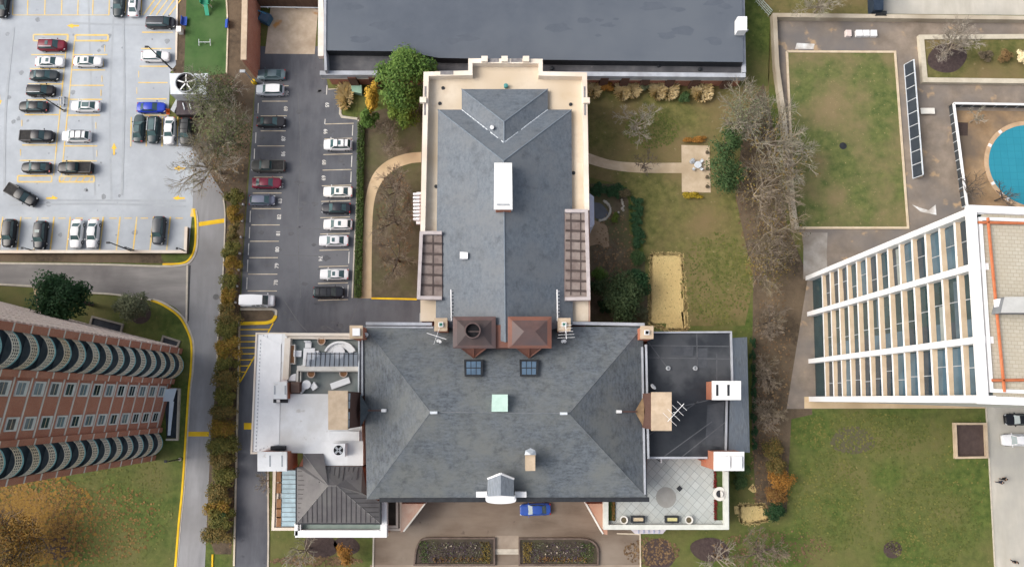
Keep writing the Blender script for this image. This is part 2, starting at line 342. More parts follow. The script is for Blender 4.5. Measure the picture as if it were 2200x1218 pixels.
sheet('access_road', [(404, 300), (416, 318), (482, 420), (486, 470), (481, 600), (470, 700), (467, 800), (456, 900), (450, 1000), (440, 1218), (432, 1400), (355, 1400), (377, 1218), (392, 1050), (405, 850), (412, 740), (403, 690), (403, 560), (422, 535), (425, 470), (413, 445)], .022, ROAD)
sheet('lower_road', curve([(403, 700), (385, 668), (345, 648), (250, 634), (100, 620), (-160, 604)], 6) + [(-160, 566), (0, 565), (200, 569), (370, 570), (403, 562)], .026, ROADX)
sheet('parking_lot', [(556, 100), (690, 100), (705, 190), (732, 192), (732, 247), (768, 254), (772, 330), (760, 640), (905, 645), (935, 640), (935, 720), (560, 720), (545, 800), (575, 1010), (576, 1150), (574, 1400), (500, 1400), (504, 1200), (508, 1000), (514, 840), (516, 690), (522, 560), (532, 420), (545, 250), (549, 170)], .020, LOT)
sheet('service_yard', [(582, 10), (684, 12), (676, 117), (569, 116)], .028, YARD)
sheet('forecourt', [(830, 1040), (1320, 1040), (1375, 1130), (1378, 1400), (795, 1400), (801, 1150), (832, 1120)], .024, FORE)
sheet('plaza', [(1663, 40), (2300, 40), (2300, 876), (1690, 878), (1735, 600), (1722, 500), (1700, 500)], .016, PLAZA)
sheet('plaza_south_path', [(1728, 852), (2118, 852), (2118, 877), (1728, 877)], .022, PATH)
sheet('plaza_side_court', [(1726, 500), (1778, 500), (1776, 545), (1778, 590), (1726, 600)], .024, mat('court_concrete', (.26, .235, .21), (.36, .335, .305), (.20, .17, .14), sc=.5, big=.2))
sheet('plaza_lawn', [(1690, 112), (1922, 113), (1950, 490), (1707, 490)], .10, GRASSP)
sheet('southeast_drive', [(2116, 868), (2300, 868), (2340, 1400), (2152, 1400), (2137, 1218)], .022, ROADE)
sheet('northeast_drive', [(1872, -60), (2300, -60), (2300, 34), (1872, 30)], .022, ROADE)
sheet('garden_path', curve([(905, 327), (870, 331), (830, 347), (800, 378), (785, 430), (781, 500), (775, 600), (773, 641)], 6) + curve([(798, 641), (799, 520), (803, 440), (818, 395), (848, 365), (880, 352), (905, 349)], 6), .03, PATH)
sheet('lawn_path', curve([(1262, 328), (1310, 344), (1370, 350), (1466, 350)], 6) + curve([(1466, 372), (1370, 371), (1310, 364), (1262, 351)], 6), .03, PATIO)
sheet('patio', [(1464, 312), (1524, 313), (1527, 414), (1465, 413)], .034, PATIO)
sheet('bay_terrace', curve([(1265, 470), (1290, 478), (1305, 490), (1309, 530)], 5) + curve([(1298, 532), (1285, 525), (1264, 530)], 4), .03, mat('bay_paving', (.22, .155, .095), (.30, .215, .14), sc=.6, big=.3))
sheet('play_turf', [(402, -60), (487, -60), (487, 158), (395, 170), (398, 90)], .03, TURF)
sheet('mulch_ring', [(1918 + 20 * math.cos(a) , 1180 + 19 * math.sin(a)) for a in np.linspace(0, 6.1, 22)], .02, MULCH)
sheet('leaf_mulch', [(1832 + 47 * math.cos(a) * (1 + .1 * math.sin(3 * a)), 945 + 30 * math.sin(a)) for a in np.linspace(0, 6.1, 26)], .018, mat('worn_soil', (.075, .062, .042), (.11, .09, .062), (.09, .085, .045), sc=.9))
for c in ((690, 1172, 36, 26), (745, 1172, 28, 20), (1415, 1190, 34, 34), (1525, 1180, 42, 26), (125, 1175, 26, 28), (300, 670, 24, 26)):
    sheet('tree_pit', [(c[0] + c[2] * math.cos(a) * (1 + .1 * math.sin(2 * a)), c[1] + c[3] * math.sin(a)) for a in np.linspace(0, 6.1, 24)], .018, MULCH)
sheet('shaded_deck_side', [(-160, 545), (200, 546), (395, 546), (398, 566), (200, 564), (-160, 561)], .018, DIRT)  # flat dark strip standing in for the deck's side wall in shadow
sheet('bank_grass', [(345, 546), (400, 546), (418, 530), (411, 556), (390, 564), (350, 563)], .030, GRASS)
sheet('west_terrace_path', [(70, 612), (86, 614), (98, 662), (90, 690), (80, 664)], .02, PATH)
# kerbs
def kerb(pts, m, wd=.28, h=.14, z=0): b = MB(); b.strip([W(a, c, 0) for a, c in pts], wd, z, z + h); return struct('kerb', b, m)
kerb(curve([(-160, 604), (0, 611), (75, 615)], 3), KERB)
kerb(curve([(190, 629), (250, 633), (330, 645)], 4), KERB)
kerb(curve([(325, 645), (350, 655), (385, 680), (405, 715), (412, 745), (410, 800), (405, 850), (393, 1040), (385, 1120), (377, 1218), (366, 1340)], 5), YEL, .32)
kerb(curve([(329, 643), (354, 652), (390, 678), (409, 714), (416, 745), (414, 800), (408, 850), (396, 1040), (388, 1120), (380, 1218), (369, 1340)], 5), KERB, .3, .06)
kerb(curve([(417, 450), (421, 480), (419, 530), (408, 556), (390, 566), (350, 568)], 5), YEL, .32)
kerb(curve([(421, 452), (425, 480), (423, 532), (411, 560), (390, 570), (340, 572), (200, 568), (-160, 564)], 5), KERB, .3, .10)
kerb([(403, 570), (401, 690)], KERB, .3); kerb([(408, 570), (404, 690)], DARK, .28, .05)
kerb([(515, 692), (512, 820), (508, 1000), (503, 1215)], CRM, .28)
kerb([(576, 1012), (577, 1152), (575, 1330)], KERB, .25); kerb([(803, 1150), (799, 1330)], KERB, .25)
kerb([(457, 1190), (454, 1330)], YEL, .25)
kerb([(770, 258), (772, 330), (762, 520), (757, 640)], KERB, .22); kerb([(798, 641), (896, 643)], YEL, .3)
kerb([(1325, 1145), (1375, 1147), (1377, 1330)], CRM, .2)
kerb([(733, 192), (731, 245), (735, 252), (768, 256)], KERB, .4)
kerb([(517, 664), (585, 664)] + curve([(585, 664), (593, 668), (593, 678)], 4)[1:], KERB, .4)
kerb(curve([(593, 678), (587, 688), (575, 693), (560, 694), (515, 695)], 5), YEL, .55)
kerb([(553, 118), (552, 60), (553, 20)], KERB, .8, .2)
kerb([(1690, 112), (1922, 113), (1950, 490), (1707, 490), (1690, 112)], mat('tan_kerb', (.50, .40, .28), (.60, .50, .37), sc=1), .38, .2)
kerb([(2118, 870), (2137, 1218), (2148, 1400)], KERB, .2)
kerb([(1870, -60), (1871, 34)], KERB, .3)
kerb([(484, -60), (490, 60), (487, 160)], CRM, .25); kerb([(382, -60), (379, 130)], CREAM, .3)
sheet('island_bed', [(517, 667), (585, 667), (590, 676), (583, 688), (560, 691), (517, 691)], .05, DIRT)
sheet('lot_planter', [(734, 195), (768, 198), (768, 240), (734, 238)], .06, GRASS)
# ---------------------------------------------------------------- painted markings
LZ = [0]
def line(b, p0, p1, wd, z):
    LZ[0] = (LZ[0] + 1) % 23; z += LZ[0] * .0007
    b.bar(W(*p0, z), W(*p1, z), wd, .002)
b = MB(); z = .052
for x in (28, 60, 97, 133, 168, 200, 235): line(b, (x + 1, -40), (x - 1, 33), 0.195, z)
for i in range(5): line(b, (308 + 14 * i, 33), (332 + 14 * i, 0), 0.240, z)
line(b, (304, -10), (304, 34), 0.210, z); line(b, (272, -10), (269, 33), 0.195, z)
line(b, (28, 33), (235, 33), 0.120, z)
def boxl(b, x0, y0, x1, y1, wd, z):
    for p, q in (((x0, y0), (x1, y0)), ((x1, y0), (x1, y1)), ((x1, y1), (x0, y1)), ((x0, y1), (x0, y0))): line(b, p, q, wd, z)
boxl(b, 72, 75, 146, 88, 0.300, z); boxl(b, 162, 76, 232, 88, 0.330, z); boxl(b, 38, 378, 111, 391, 0.270, z); boxl(b, 128, 379, 202, 391, 0.300, z)
for i in range(5): line(b, (134 + 14 * i, 390), (141 + 14 * i, 380), 0.180, z)
line(b, (145, 75), (115, 378), 0.210, z); line(b, (160, 88), (132, 379), 0.210, z)
for y, x0, x1 in ((118, 67, 140), (148, 64, 138), (181, 60, 135), (215, 57, 130), (247, 53, 126), (312, 48, 119), (345, 42, 115)): line(b, (x0, y), (x1, y), 0.210, z)
for y, x0, x1 in ((118, 158, 231), (151, 154, 226), (184, 150, 223), (214, 147, 219), (248, 143, 215), (314, 137, 209), (346, 133, 208)): line(b, (x0, y), (x1, y), 0.210, z)
for y, x0, x1 in ((70, 305, 372), (105, 303, 368), (143, 300, 364), (178, 297, 360), (213, 293, 358), (248, 291, 358)): line(b, (x0, y), (x1, y), 0.210, z)
for x in (282, 315, 349, 382): line(b, (x, 252), (x - 1, 315), 0.195, z)
for x in (6, 45, 81, 116, 151, 222, 258, 294, 330, 366): line(b, (x, 466), (x - 8, 538), 0.240, z)
for x in (60, 97, 133, 170, 205, 243, 275, 310, 346, 385): line(b, (x - 8, 469), (x + 8, 469), 0.150, z)
for x, y in ((50, 232), (47, 265), (44, 328), (225, 105), (222, 138), (219, 170), (217, 200), (208, 330), (206, 270), (298, 160), (294, 195)): line(b, (x, y - 7), (x, y + 7), 0.135, z)
line(b, (416, 448), (413, 466), 0.750, z)
mk = struct('deck_markings', b, YELO)
b = MB()
def arrow(x, y, dx, dy, ln=13, wd=6):
    u = (dx, dy); v = (-dy, dx); q = lambda a, s: W(x + u[0] * a + v[0] * s, y + u[1] * a + v[1] * s, z)
    b.sheet([q(ln, 0), q(0, wd), q(0, 2.2), q(-ln, 1.6), q(-ln, -1.6), q(0, -2.2), q(0, -wd)])
arrow(157, 56, -1, 0); arrow(245, 320, 0, -1); arrow(386, 362, -1, 0); arrow(384, 426, -1, 0); arrow(112, 426, 1, 0); arrow(-2, 216, 0, 1)
struct('deck_arrows', b, ARW)
b = MB(); z = .034
line(b, (427, 482), (482, 474), .75, z); line(b, (404, 932), (449, 932), .75, z)
struct('road_stop_lines', b, YEL)
b = MB(); z = .034
line(b, (515, 697), (515, 822), .2, z); line(b, (587, 694), (515, 822), .2, z)
for i, y in enumerate((708, 721, 734, 747, 760, 773, 786, 799)): line(b, (515, y), (515 + 72 * (822 - y) / 128 , y - .5), .16, z)
b.sheet([W(524, 908, z), W(542, 908, z), W(542, 922, z), W(524, 922, z)])
struct('lot_hatching', b, YEL)
b = MB()
for y, x0, x1 in ((185, 580, 620), (218, 563, 618), (249.5, 560, 616), (281.7, 560, 614), (314, 553, 611), (347, 549, 609), (381, 546, 607), (415, 543, 605), (448.6, 541, 603), (483.4, 540, 601), (518.4, 537, 599), (553.6, 535.6, 597), (589, 533, 596), (625, 532, 595)): line(b, (x0, y), (x1, y), .13, z)
for y, x0, x1 in ((191.4, 705, 729), (266, 698.6, 760), (298, 697, 757), (331.5, 695, 757), (365, 693, 755), (398.6, 691.6, 754.6), (432, 690, 753), (467, 688, 752), (502, 688, 751), (537, 686.5, 750), (572, 685, 748), (608, 683, 747.6), (644, 683, 748)): line(b, (x0, y + 1), (x1, y - .6), .13, z)
struct('lot_stall_lines', b, CRM)
b = MB()
for x, y0, y1 in ((555, 222, 244), (550, 285, 308), (547, 320, 342), (538, 453, 478), (536.5, 488, 512), (534.5, 523, 548), (532.5, 558, 584), (531, 596, 621), (758, 269, 292), (757.5, 301, 325), (756, 335, 359), (754.6, 369, 392), (753, 405, 427), (752, 437, 462), (751, 472, 497), (750, 541, 566), (748.5, 577, 602), (748, 612, 637), (702.5, 184, 204), (698.6, 256, 267)): line(b, (x, y0), (x - 1, y1), .15, z)
struct('lot_stall_ends', b, WHT)
b = MB()
def number(txt, x, y, rot):
    v, f = textmesh(txt, 1.0); c = W(x, y, .036); cs, sn = math.cos(rot), math.sin(rot); i0 = len(b.v)
    for p in v: b.v.append((c.x + (p[0] * cs - p[1] * sn) * .9, c.y + (p[0] * sn + p[1] * cs) * .9, .036))
    for q in f: b.f.append(tuple(i0 + k for k in q)); b.m.append(0)
for t, x, y in (('90', 616.5, 201), ('89', 614.5, 234), ('87', 609.5, 298), ('86', 609, 331), ('84', 605, 399), ('83', 602, 432), ('82', 600, 466), ('81', 598, 501), ('80', 596, 536), ('79', 595, 571), ('78', 593, 607)): number(t, x, y, R(90))
for t, x, y in (('65', 702.6, 226), ('66', 699, 283), ('68', 696, 349), ('69', 694.7, 382.7), ('74', 688, 555.5)): number(t, x, y, R(-90))
struct('stall_numbers', b, WHT)

b = MB(); rg = random.Random(9)
for x0, y0, x1, y1, dx in ((190, -20, 205, 420, 9), (245, 20, 240, 430, 10), (20, 430, 400, 432, 0), (20, 441, 400, 444, 0), (150, 50, 330, 55, 0), (30, 60, 10, 420, 0), (265, 20, 262, 420, 0)):
    z_ = .0425 + .0004 * len(b.f); b.strip(WL(curve([(x0, y0), ((x0 + x1) / 2 + rg.uniform(-8, 8), (y0 + y1) / 2 + rg.uniform(-5, 5)), (x1, y1)], 6), 0), .38, z_, z_ + .001)
struct('tyre_tracks', b, mat('track_grey', (.315, .34, .365), (.36, .385, .41), sc=.6, big=.2))
b = MB()
for x, y in [(rg.uniform(10, 360), rg.uniform(40, 440)) for _ in range(30)] + [(105, 330), (170, 260), (330, 190), (60, 260), (290, 500), (250, 505), (130, 505)]:
    r = rg.uniform(.15, .6); c = W(x, y, .045); b.sheet([(c.x + r * math.cos(t) * rg.uniform(.6, 1.1), c.y + r * math.sin(t) * rg.uniform(.6, 1.1), .045) for t in np.linspace(0, 5.8, 11)])
struct('oil_stains', b, mat('stain_grey', (.22, .235, .25), (.30, .32, .34), sc=1.5))
b = MB()
for x, y in [(rg.uniform(560, 605), y) for y in (233, 297, 330, 465, 500, 536, 570, 606)] + [(rg.uniform(700, 745), y) for y in (283, 348, 382, 555)] + [(rg.uniform(600, 760), rg.uniform(640, 710)) for _ in range(8)] + [(rg.uniform(615, 690), rg.uniform(150, 640)) for _ in range(14)]:
    r = rg.uniform(.2, .55); c = W(x, y, .024); b.sheet([(c.x + 1.5 * r * math.cos(t) * rg.uniform(.5, 1.1), c.y + r * math.sin(t) * rg.uniform(.5, 1.1), .024) for t in np.linspace(0, 5.8, 11)])
struct('worn_spots', b, mat('worn_asphalt', (.088, .090, .098), (.118, .12, .128), sc=1.6))
b = MB()
for pts in ([(607, 640), (640, 690), (660, 712)], [(735, 712), (755, 690), (765, 660), (772, 650)], [(610, 490), (690, 492)], [(612, 548), (688, 550)], [(640, 200), (646, 330), (640, 480), (646, 640)], [(700, 700), (730, 716)]):
    b.strip(WL(curve(pts, 5), 0), .13, .0235, .0238)
struct('crack_sealing', b, mat('sealed_crack', (.11, .112, .118), (.14, .14, .145), sc=2))
# ---------------------------------------------------------------- the mansion: one building
man = thing('mansion', 'big brick mansion with dark slate hipped roofs, cream parapets and flat side wings', 'mansion', (0, 2, 0))
def P3(a): return [W(*q) for q in a]
def part(name, b, m, par=None, smooth=False, **kw):
    o = b.build(name, m, man if par is None else par, smooth)
    for k, v in kw.items(): o[k] = v
    return o
def pris(b, pts, zt, z0, k=None, ktop=None): b.prism(WL(pts, zt), z0, zt, k, False, ktop)
# --- central block
b = MB(); pris(b, [(788, 706), (1378, 708), (1386, 1062), (796, 1064)], 10.3, 0); part('wall', b, BRICK)
ER = 10.6; NW, NE, SE, SW = W(781, 700, ER), W(1381, 702, ER), W(1391, 1070, ER), W(788, 1072, ER); RW, RE = W(925, 885, 16.8), W(1222, 888, 16.8)
b = MB()
for f in ([NW, SW, RW], [SW, SE, RE, RW], [SE, NE, RE], [NE, NW, RW, RE]): b.face(f)
dn = lambda p: (p[0], p[1], p[2] - .35)
for p, q in ((NW, SW), (SW, SE), (SE, NE), (NE, NW)): b.face([p, dn(p), dn(q), q])
b.face([dn(NW), dn(NE), dn(SE), dn(SW)])
mroof = part('roof', b, SLATE)
up = lambda p, h: Vector((p[0], p[1], p[2] + h))
b = MB(); b.tube(up(RW, .02), up(RE, .02), .09, n=5)
for c in (NW, SW): b.tube(up(c, .0), up(RW, .02), .05, n=5)
for c in (NE, SE): b.tube(up(c, .0), up(RE, .02), .05, n=5)
part('ridge_cap', b, mat('ridge_lead', (.13, .145, .16), (.19, .2, .21), sc=1.5), mroof)
b = MB()
for a, c in (((816, 1073), (1394, 1072)), ): b.bar(W(*a, 10.35), W(*c, 10.35), .62, .42)
part('gutter', b, DARK, mroof)
b = MB(); b.strip([W(786, 695, 10.9), W(928, 696, 10.9)], .45, 10.2, 10.95); b.strip([W(1228, 694, 10.9), W(1385, 697, 10.9)], .45, 10.2, 10.95)
b.strip([W(786, 702, 10.9), W(930, 703, 10.9)], .22, 10.2, 10.75)
b.strip([W(1380, 745, 11.2), W(1386, 1062, 11.2)], .26, 8, 11.2); b.strip([W(1388, 740, 11.0), W(1393, 985, 11.0)], .3, 8, 11.05)
b.strip([W(778, 728, 10.9), W(778, 850, 10.9)], .25, 7, 10.9)
part('parapet', b, GREYP)
# skylights, hatch, finials on the north slope
for cx in (1018, 1137):
    b = MB(); q = [(cx - 21, 772), (cx + 20, 772), (cx + 19, 808), (cx - 20, 808)]; t = [W(*q[0], 13.8), W(*q[1], 13.8), W(*q[2], 14.9), W(*q[3], 14.9)]
    b.face([t[0], t[3], t[2], t[1]])
    for i in range(4): a_, c_ = t[i], t[(i + 1) % 4]; b.face([a_, c_, up(c_, -1.4), up(a_, -1.4)][::-1])
    fr = part('skylight', b, DARK, mroof)
    b = MB(); L = lambda u, v: t[0].lerp(t[1], u).lerp(t[3].lerp(t[2], u), v) + Vector((0, 0, .05))
    for u0, u1 in ((.12, .34), (.38, .62), (.66, .88)):
        for v0, v1 in ((.12, .48), (.54, .9)): b.face([L(u0, v0), L(u0, v1), L(u1, v1), L(u1, v0)])
    part('pane', b, SKYGL, fr)
b = MB(); pris(b, [(1057, 847), (1091, 847), (1091, 884), (1056, 884)], 17.5, 15.5); part('hatch', b, MINT, mroof)
b = MB()
for x, y in ((932, 886), (1211, 888)): b.box(W(x, y, 17.1), (1.0, .35, .6))
part('finial', b, GALV, mroof)
# cream chimney and dormer on the south slope
b = MB(); pris(b, [(1129, 977), (1150, 977), (1150, 1011), (1129, 1011)], 16.5, 12.2, 0, 1); ch = part('chimney', b, [STONE, STONE], mroof)
b = MB(); h = P3([(1127, 977, 16.6), (1152, 977, 16.6), (1150, 967, 16.2), (1129, 967, 16.2), (1140, 962, 15.6)]); r_ = W(1140, 976, 17.3)
for i, j in ((0, 1), (1, 2), (2, 4), (4, 3), (3, 0)): b.face([h[i], h[j], r_])
part('hood', b, GALV, ch)
b = MB(); e = P3([(1048, 1028, 14.0), (1047, 1066, 14.0), (1104, 1028, 14.0), (1104, 1066, 14.0)]); r0, r1 = W(1076, 1017, 15.2), W(1076, 1064, 15.2)
b.face([e[0], e[1], r1, r0]); b.face([r0, r1, e[3], e[2]])
dm = part('dormer', b, SLATEG, mroof)
b = MB(); b.prism([e[0], e[1], e[3], e[2]], 10.8, 13.9); part('dormer_wall', b, WPAINT, dm)
b = MB(); b.tube(e[0], r0, .16); b.tube(r0, e[2], .16)
pts = curve([(1044, 1064), (1046, 1078), (1076, 1082), (1106, 1078), (1108, 1064)], 5); b.prism(WL(pts, 13.4), 12.6, 13.4); pts = curve([(1046, 1064), (1049, 1073), (1076, 1077), (1103, 1073), (1105, 1064)], 5); b.prism(WL(pts, 13.7), 13.4, 13.7)
for x0, x1 in ((1023, 1046), (1106, 1131)): b.prism(WL([(x0, 1056), (x1, 1056), (x1, 1068), (x0, 1068)], 12.2), 10.7, 12.2)
part('dormer_cornice', b, WPAINT, dm)
# copper penthouses
for x0, x1 in ((973, 1065), (1091, 1185)):
    b = MB(); pris(b, [(x0 + 6, 685), (x1 - 6, 685), (x1 - 6, 742), (x0 + 6, 742)], 15.5, 10.5); pw = part('penthouse_wall', b, BRICKD, mroof)
    b = MB(); o_ = P3([(x0, 680, 15.7), (x1, 680, 15.7), (x1, 748, 15.7), (x0, 748, 15.7)]); i_ = P3([(x0 + 9, 688, 15.85), (x1 - 9, 688, 15.85), (x1 - 9, 742, 15.85), (x0 + 9, 742, 15.85)])
    m0, m1 = W((x0 + x1) / 2 - 12, 712, 16.7), W((x0 + x1) / 2 + 12, 712, 16.7)
    for i in range(4): j = (i + 1) % 4; b.face([o_[j], o_[i], i_[i], i_[j]], 1); b.face([o_[i], o_[j], up(o_[j], -.5), up(o_[i], -.5)], 1)
    b.face([i_[1], i_[0], m0, m1], 0); b.face([i_[2], i_[1], m1], 0); b.face([i_[3], i_[2], m1, m0], 0); b.face([i_[0], i_[3], m0], 0)
    part('copper_roof', b, [COPPER, COPPERB] if x0 > 1000 else [mat('dark_copper', (.062, .046, .044), (.09, .064, .060), (.07, .055, .055), sc=.8, big=.25, rough=.55), COPPER], pw)
    b = MB(); c = (x0 + x1) / 2 - 1; a0, a1, a2, a3 = W(c - 26, 748, 14.9), W(c + 26, 748, 14.9), W(c, 768, 13.3), W(c, 748, 15.4)
    b.face([a0, a2, a3]); b.face([a3, a2, a1]); b.tube(a0, a2, .12); b.tube(a1, a2, .12); b.tube(a3, a2, .12); part('cricket', b, COPPERB, pw)
b = MB(); pris(b, [(1065, 698), (1091, 698), (1091, 747), (1065, 747)], 15.2, 11); part('copper_link', b, COPPERB, mroof)
b = MB(); b.lathe(W(1016, 711, 16.3), [(1.15, 0), (1.15, .9), (.98, .9), (.98, .3)], 24, 0); b.lathe(W(1016, 711, 16.3), [(.98, .35), (.0, .35)], 24, 1); part('flue', b, [COPPER, BLACK], mroof)
# small cream chimneys along the north eave
for x, y, m_ in ((765, 713, 0), (947, 697, 1), (1212, 697, 1), (1390, 714, 2)):
    b = MB(); pris(b, [(x - 12, y - 12), (x + 13, y - 12), (x + 13, y + 13), (x - 12, y + 13)], 14.3, 7, 0); pris(b, [(x - 14, y - 14), (x + 14, y - 14), (x + 14, y + 14), (x - 14, y + 14)], 14.6, 14.25, 1)
    ch = part('chimney', b, [BRICKO, STONE], mroof)
    b = MB(); r = 8 if m_ == 0 else 5; pris(b, [(x - r, y - r), (x + r, y - r), (x + r, y + r), (x - r, y + r)], 15.0, 14.6, 0 if m_ else 0)
    if m_: r -= 1.6; pris(b, [(x - r, y - r), (x + r, y - r), (x + r, y + r), (x - r, y + r)], 15.05, 14.98, 1)
    part('chimney_pot', b, [WPAINT, mat('green_flue', (.03, .12, .09), (.05, .16, .12)) if m_ == 1 else BLACK], ch)
# tall end chimneys
for sgn, x0, x1, y0, y1 in ((1, 705, 747, 839, 923), (-1, 1400, 1443, 842, 925)):
    q = [(x0, y0), (x1, y0), (x1, y1), (x0, y1)]; qi = [(x0 + 1, y0 + 2), (x1 - 1, y0 + 2), (x1 - 1, y1 - 2), (x0 + 1, y1 - 2)]
    b = MB(); pris(b, qi, 18.6, 8.0, 0); pris(b, q, 19.0, 18.55, 1); ch = part('chimney', b, [BRICKD, STONE], mroof)
    xe = x1 if sgn > 0 else x0; fx = W(xe - sgn * 1, (y0 + y1) / 2, 18.6)
    b = MB(); Ly = abs(W(0, y0, 18.6).y - W(0, y1, 18.6).y) / 4.6
    if sgn > 0:
        for dy in (-1, 1):
            for k in (-.5, .5): b.box((fx.x + .06, fx.y + dy * Ly * 1.12 + k * Ly * .95, 17.9), (.12, Ly * .85, .8))
        part('flue_opening', b, mat('pale_glass', (.42, .48, .54), (.5, .56, .62)), ch)
    b = MB(); xb = (774, 795) if sgn > 0 else (1384, 1364); ym = (y0 + y1) / 2 + .5
    A, B_, Cc, D = W(xb[0], ym - 36, 11.2), W(xb[0], ym + 36, 11.2), W(xb[0], ym, 13.3), W(xb[1], ym, 11.9)
    b.face([A, D, Cc] if sgn > 0 else [A, Cc, D]); b.face([Cc, D, B_] if sgn > 0 else [D, Cc, B_]); b.tube(Cc, D, .09)
    part('cricket', b, mat('dull_slate', (.07, .085, .095), (.10, .115, .125)) if sgn > 0 else mat('weathered_copper', (.16, .105, .06), (.24, .16, .09), sc=1), mroof)
    b = MB(); x2, x3 = (820, 830) if sgn > 0 else (1335, 1325)
    b.tube(W(xb[1] - sgn * 4, ym, 12.4), W(x2, ym, 13.1), .13, k=0); b.tube(W(x2, ym, 13.1), W(x3, ym, 13.2), .24, k=1); part('vent_pipe', b, [COPPER, WPAINT], mroof)
# --- north wing
b = MB(); out = [(910, 155), (1006, 152), (1006, 126), (1166, 127), (1166, 154), (1261, 156), (1267, 470), (1268, 690), (905, 690), (903, 480)]
pris(b, out, 10.2, 0); part('wall', b, BRICK)
o_ = WL([(910, 155), (1006, 152), (1006, 126), (1166, 127), (1166, 154), (1261, 156), (1266, 452)], 11.6); i_ = WL([(921, 164), (1015, 162), (1015, 136), (1157, 137), (1157, 163), (1251, 165), (1256, 452)], 11.6)
o_ = WL([(903, 502)], 11.6) + o_; i_ = WL([(913, 502)], 11.6) + i_
b = MB()
for i in range(len(o_) - 1): b.ringseg(o_[i], o_[i + 1], i_[i], i_[i + 1], 10.0, 11.6, 0)
pp = part('parapet', b, CREAM)
b = MB()
for x, y, w_, h_ in ((960, 157, 28, 8), (1060, 130, 24, 8), (1110, 130, 24, 8)): b.prism(WL([(x - w_ / 2, y - h_ / 2), (x + w_ / 2, y - h_ / 2), (x + w_ / 2, y + h_ / 2), (x - w_ / 2, y + h_ / 2)], 11.62), 11.55, 11.63, 0)
for x, y0, y1 in ((914, 186, 212), (913, 220, 248), (1256, 186, 212), (1257, 222, 248)): b.prism(WL([(x - 2, y0), (x + 2, y0), (x + 2, y1), (x - 2, y1)], 11.62), 11.55, 11.63, 0)
part('parapet_opening', b, mat('louvre_grey', (.16, .15, .155), (.25, .24, .24), sc=2), pp)
b = MB()
for x, y in ((1041, 128), (1084, 128), (1130, 128), (909, 216), (1260, 217)): b.box(W(x, y, 11.85), (1.0, .9, .5))
part('parapet_pier', b, CREAM, pp)
b = MB(); b.sheet(WL([(912, 157), (1008, 154), (1008, 128), (1164, 129), (1164, 156), (1259, 158), (1264, 690), (903, 690), (905, 480)], 10.25)); gf = part('gutter_floor', b, GUT)
b = MB()
for x, y in ((945, 223), (1226, 225), (952, 190), (937, 401), (1232, 372)): b.lathe(W(x, y, 10.25), [(.0, .12), (.28, .12), (.3, 0)], 12)
part('roof_drain', b, DARK, gf)
b = MB(); e = 10.95
A = dict(nw=W(941, 236, e), ne=W(1228, 236, e), se=W(1231, 696, e), sw=W(936, 696, e), ap=W(1082, 346, 15.5), sr=W(1086, 735, 15.5), gnw=W(992, 192, e), gne=W(1177, 192, e), gsw=W(992, 236, e), gse=W(1177, 236, e), gap=W(1083, 262, 13.9), gr=W(1083, 307, 13.9))
f_ = lambda *k: b.face([A[q] for q in k])
f_('nw', 'sw', 'sr', 'ap'); f_('se', 'ne', 'ap', 'sr'); f_('nw', 'ap', 'gr', 'gsw'); f_('gse', 'gr', 'ap', 'ne')
f_('gnw', 'gap', 'gne'); f_('gnw', 'gsw', 'gr', 'gap'); f_('gap', 'gr', 'gse', 'gne')
for p, q in (('nw', 'sw'), ('gsw', 'nw'), ('gnw', 'gsw'), ('gne', 'gnw'), ('gse', 'gne'), ('ne', 'gse'), ('se', 'ne')): b.face([A[p], A[q], up(A[q], -.7), up(A[p], -.7)])
wr = part('roof', b, SLATEN)
b = MB()
for p, q in (('ap', 'sr'), ('nw', 'ap'), ('ne', 'ap'), ('gnw', 'gap'), ('gne', 'gap'), ('gap', 'gr')): b.tube(A[p], A[q], .1, n=5)
part('ridge_cap', b, mat('wing_ridge', (.15, .18, .215), (.20, .235, .27), sc=1.5), wr)
b = MB()
for p in ('gsw', 'gse'):
    for k in range(16):
        if random.random() < .8: b.tube(A[p].lerp(A['gr'], k / 16) + Vector((0, 0, .03)), A[p].lerp(A['gr'], (k + .85) / 16) + Vector((0, 0, .03)), .06 + .05 * random.random(), n=4)
part('valley_flashing', b, GALV, wr)
b = MB(); b.tube(W(1057, 274, 13.2), W(1057, 274, 13.9), .35, .3, 8); part('roof_vent', b, WPAINT, wr)
b = MB(); b.lathe(W(1087, 187, 10.3), [(.34, 0), (.34, .6), (0, .7)], 12); part('roof_vent', b, mat('teal_vent', (.05, .2, .2), (.08, .26, .25)), wr)
b = MB(); pris(b, [(1062, 350), (1100, 350), (1101, 447), (1061, 447)], 16.8, 14.0); mo = part('roof_monitor', b, WHITE, wr)
b = MB(); pris(b, [(1065, 446), (1098, 446), (1098, 452), (1065, 452)], 16.3, 14.0); part('monitor_end', b, BRICKO, mo)
b = MB(); b.bar(W(1061, 449, 16.6), W(1101, 449, 16.6), .3, .25); b.bar(W(1067, 440, 16.82), W(1094, 440, 16.82), .25, .1, 1); part('monitor_rim', b, [WPAINT, GREYM], mo)
b = MB(); pris(b, [(988, 541), (1005, 542), (1005, 556), (988, 556)], 13.6, 12.0); part('roof_box', b, WPAINT, wr)
for x in (969, 1197):
    b = MB(); b.tube(W(x, 622, 12.3), W(x + 1, 690, 12.3), .1, n=6)
    for k in range(9): y = 626 + k * 7.4; b.tube(W(x, y, 12.3), W(x + 5, y, 12.2), .05, n=4)
    part('snow_rail', b, WPAINT, wr)
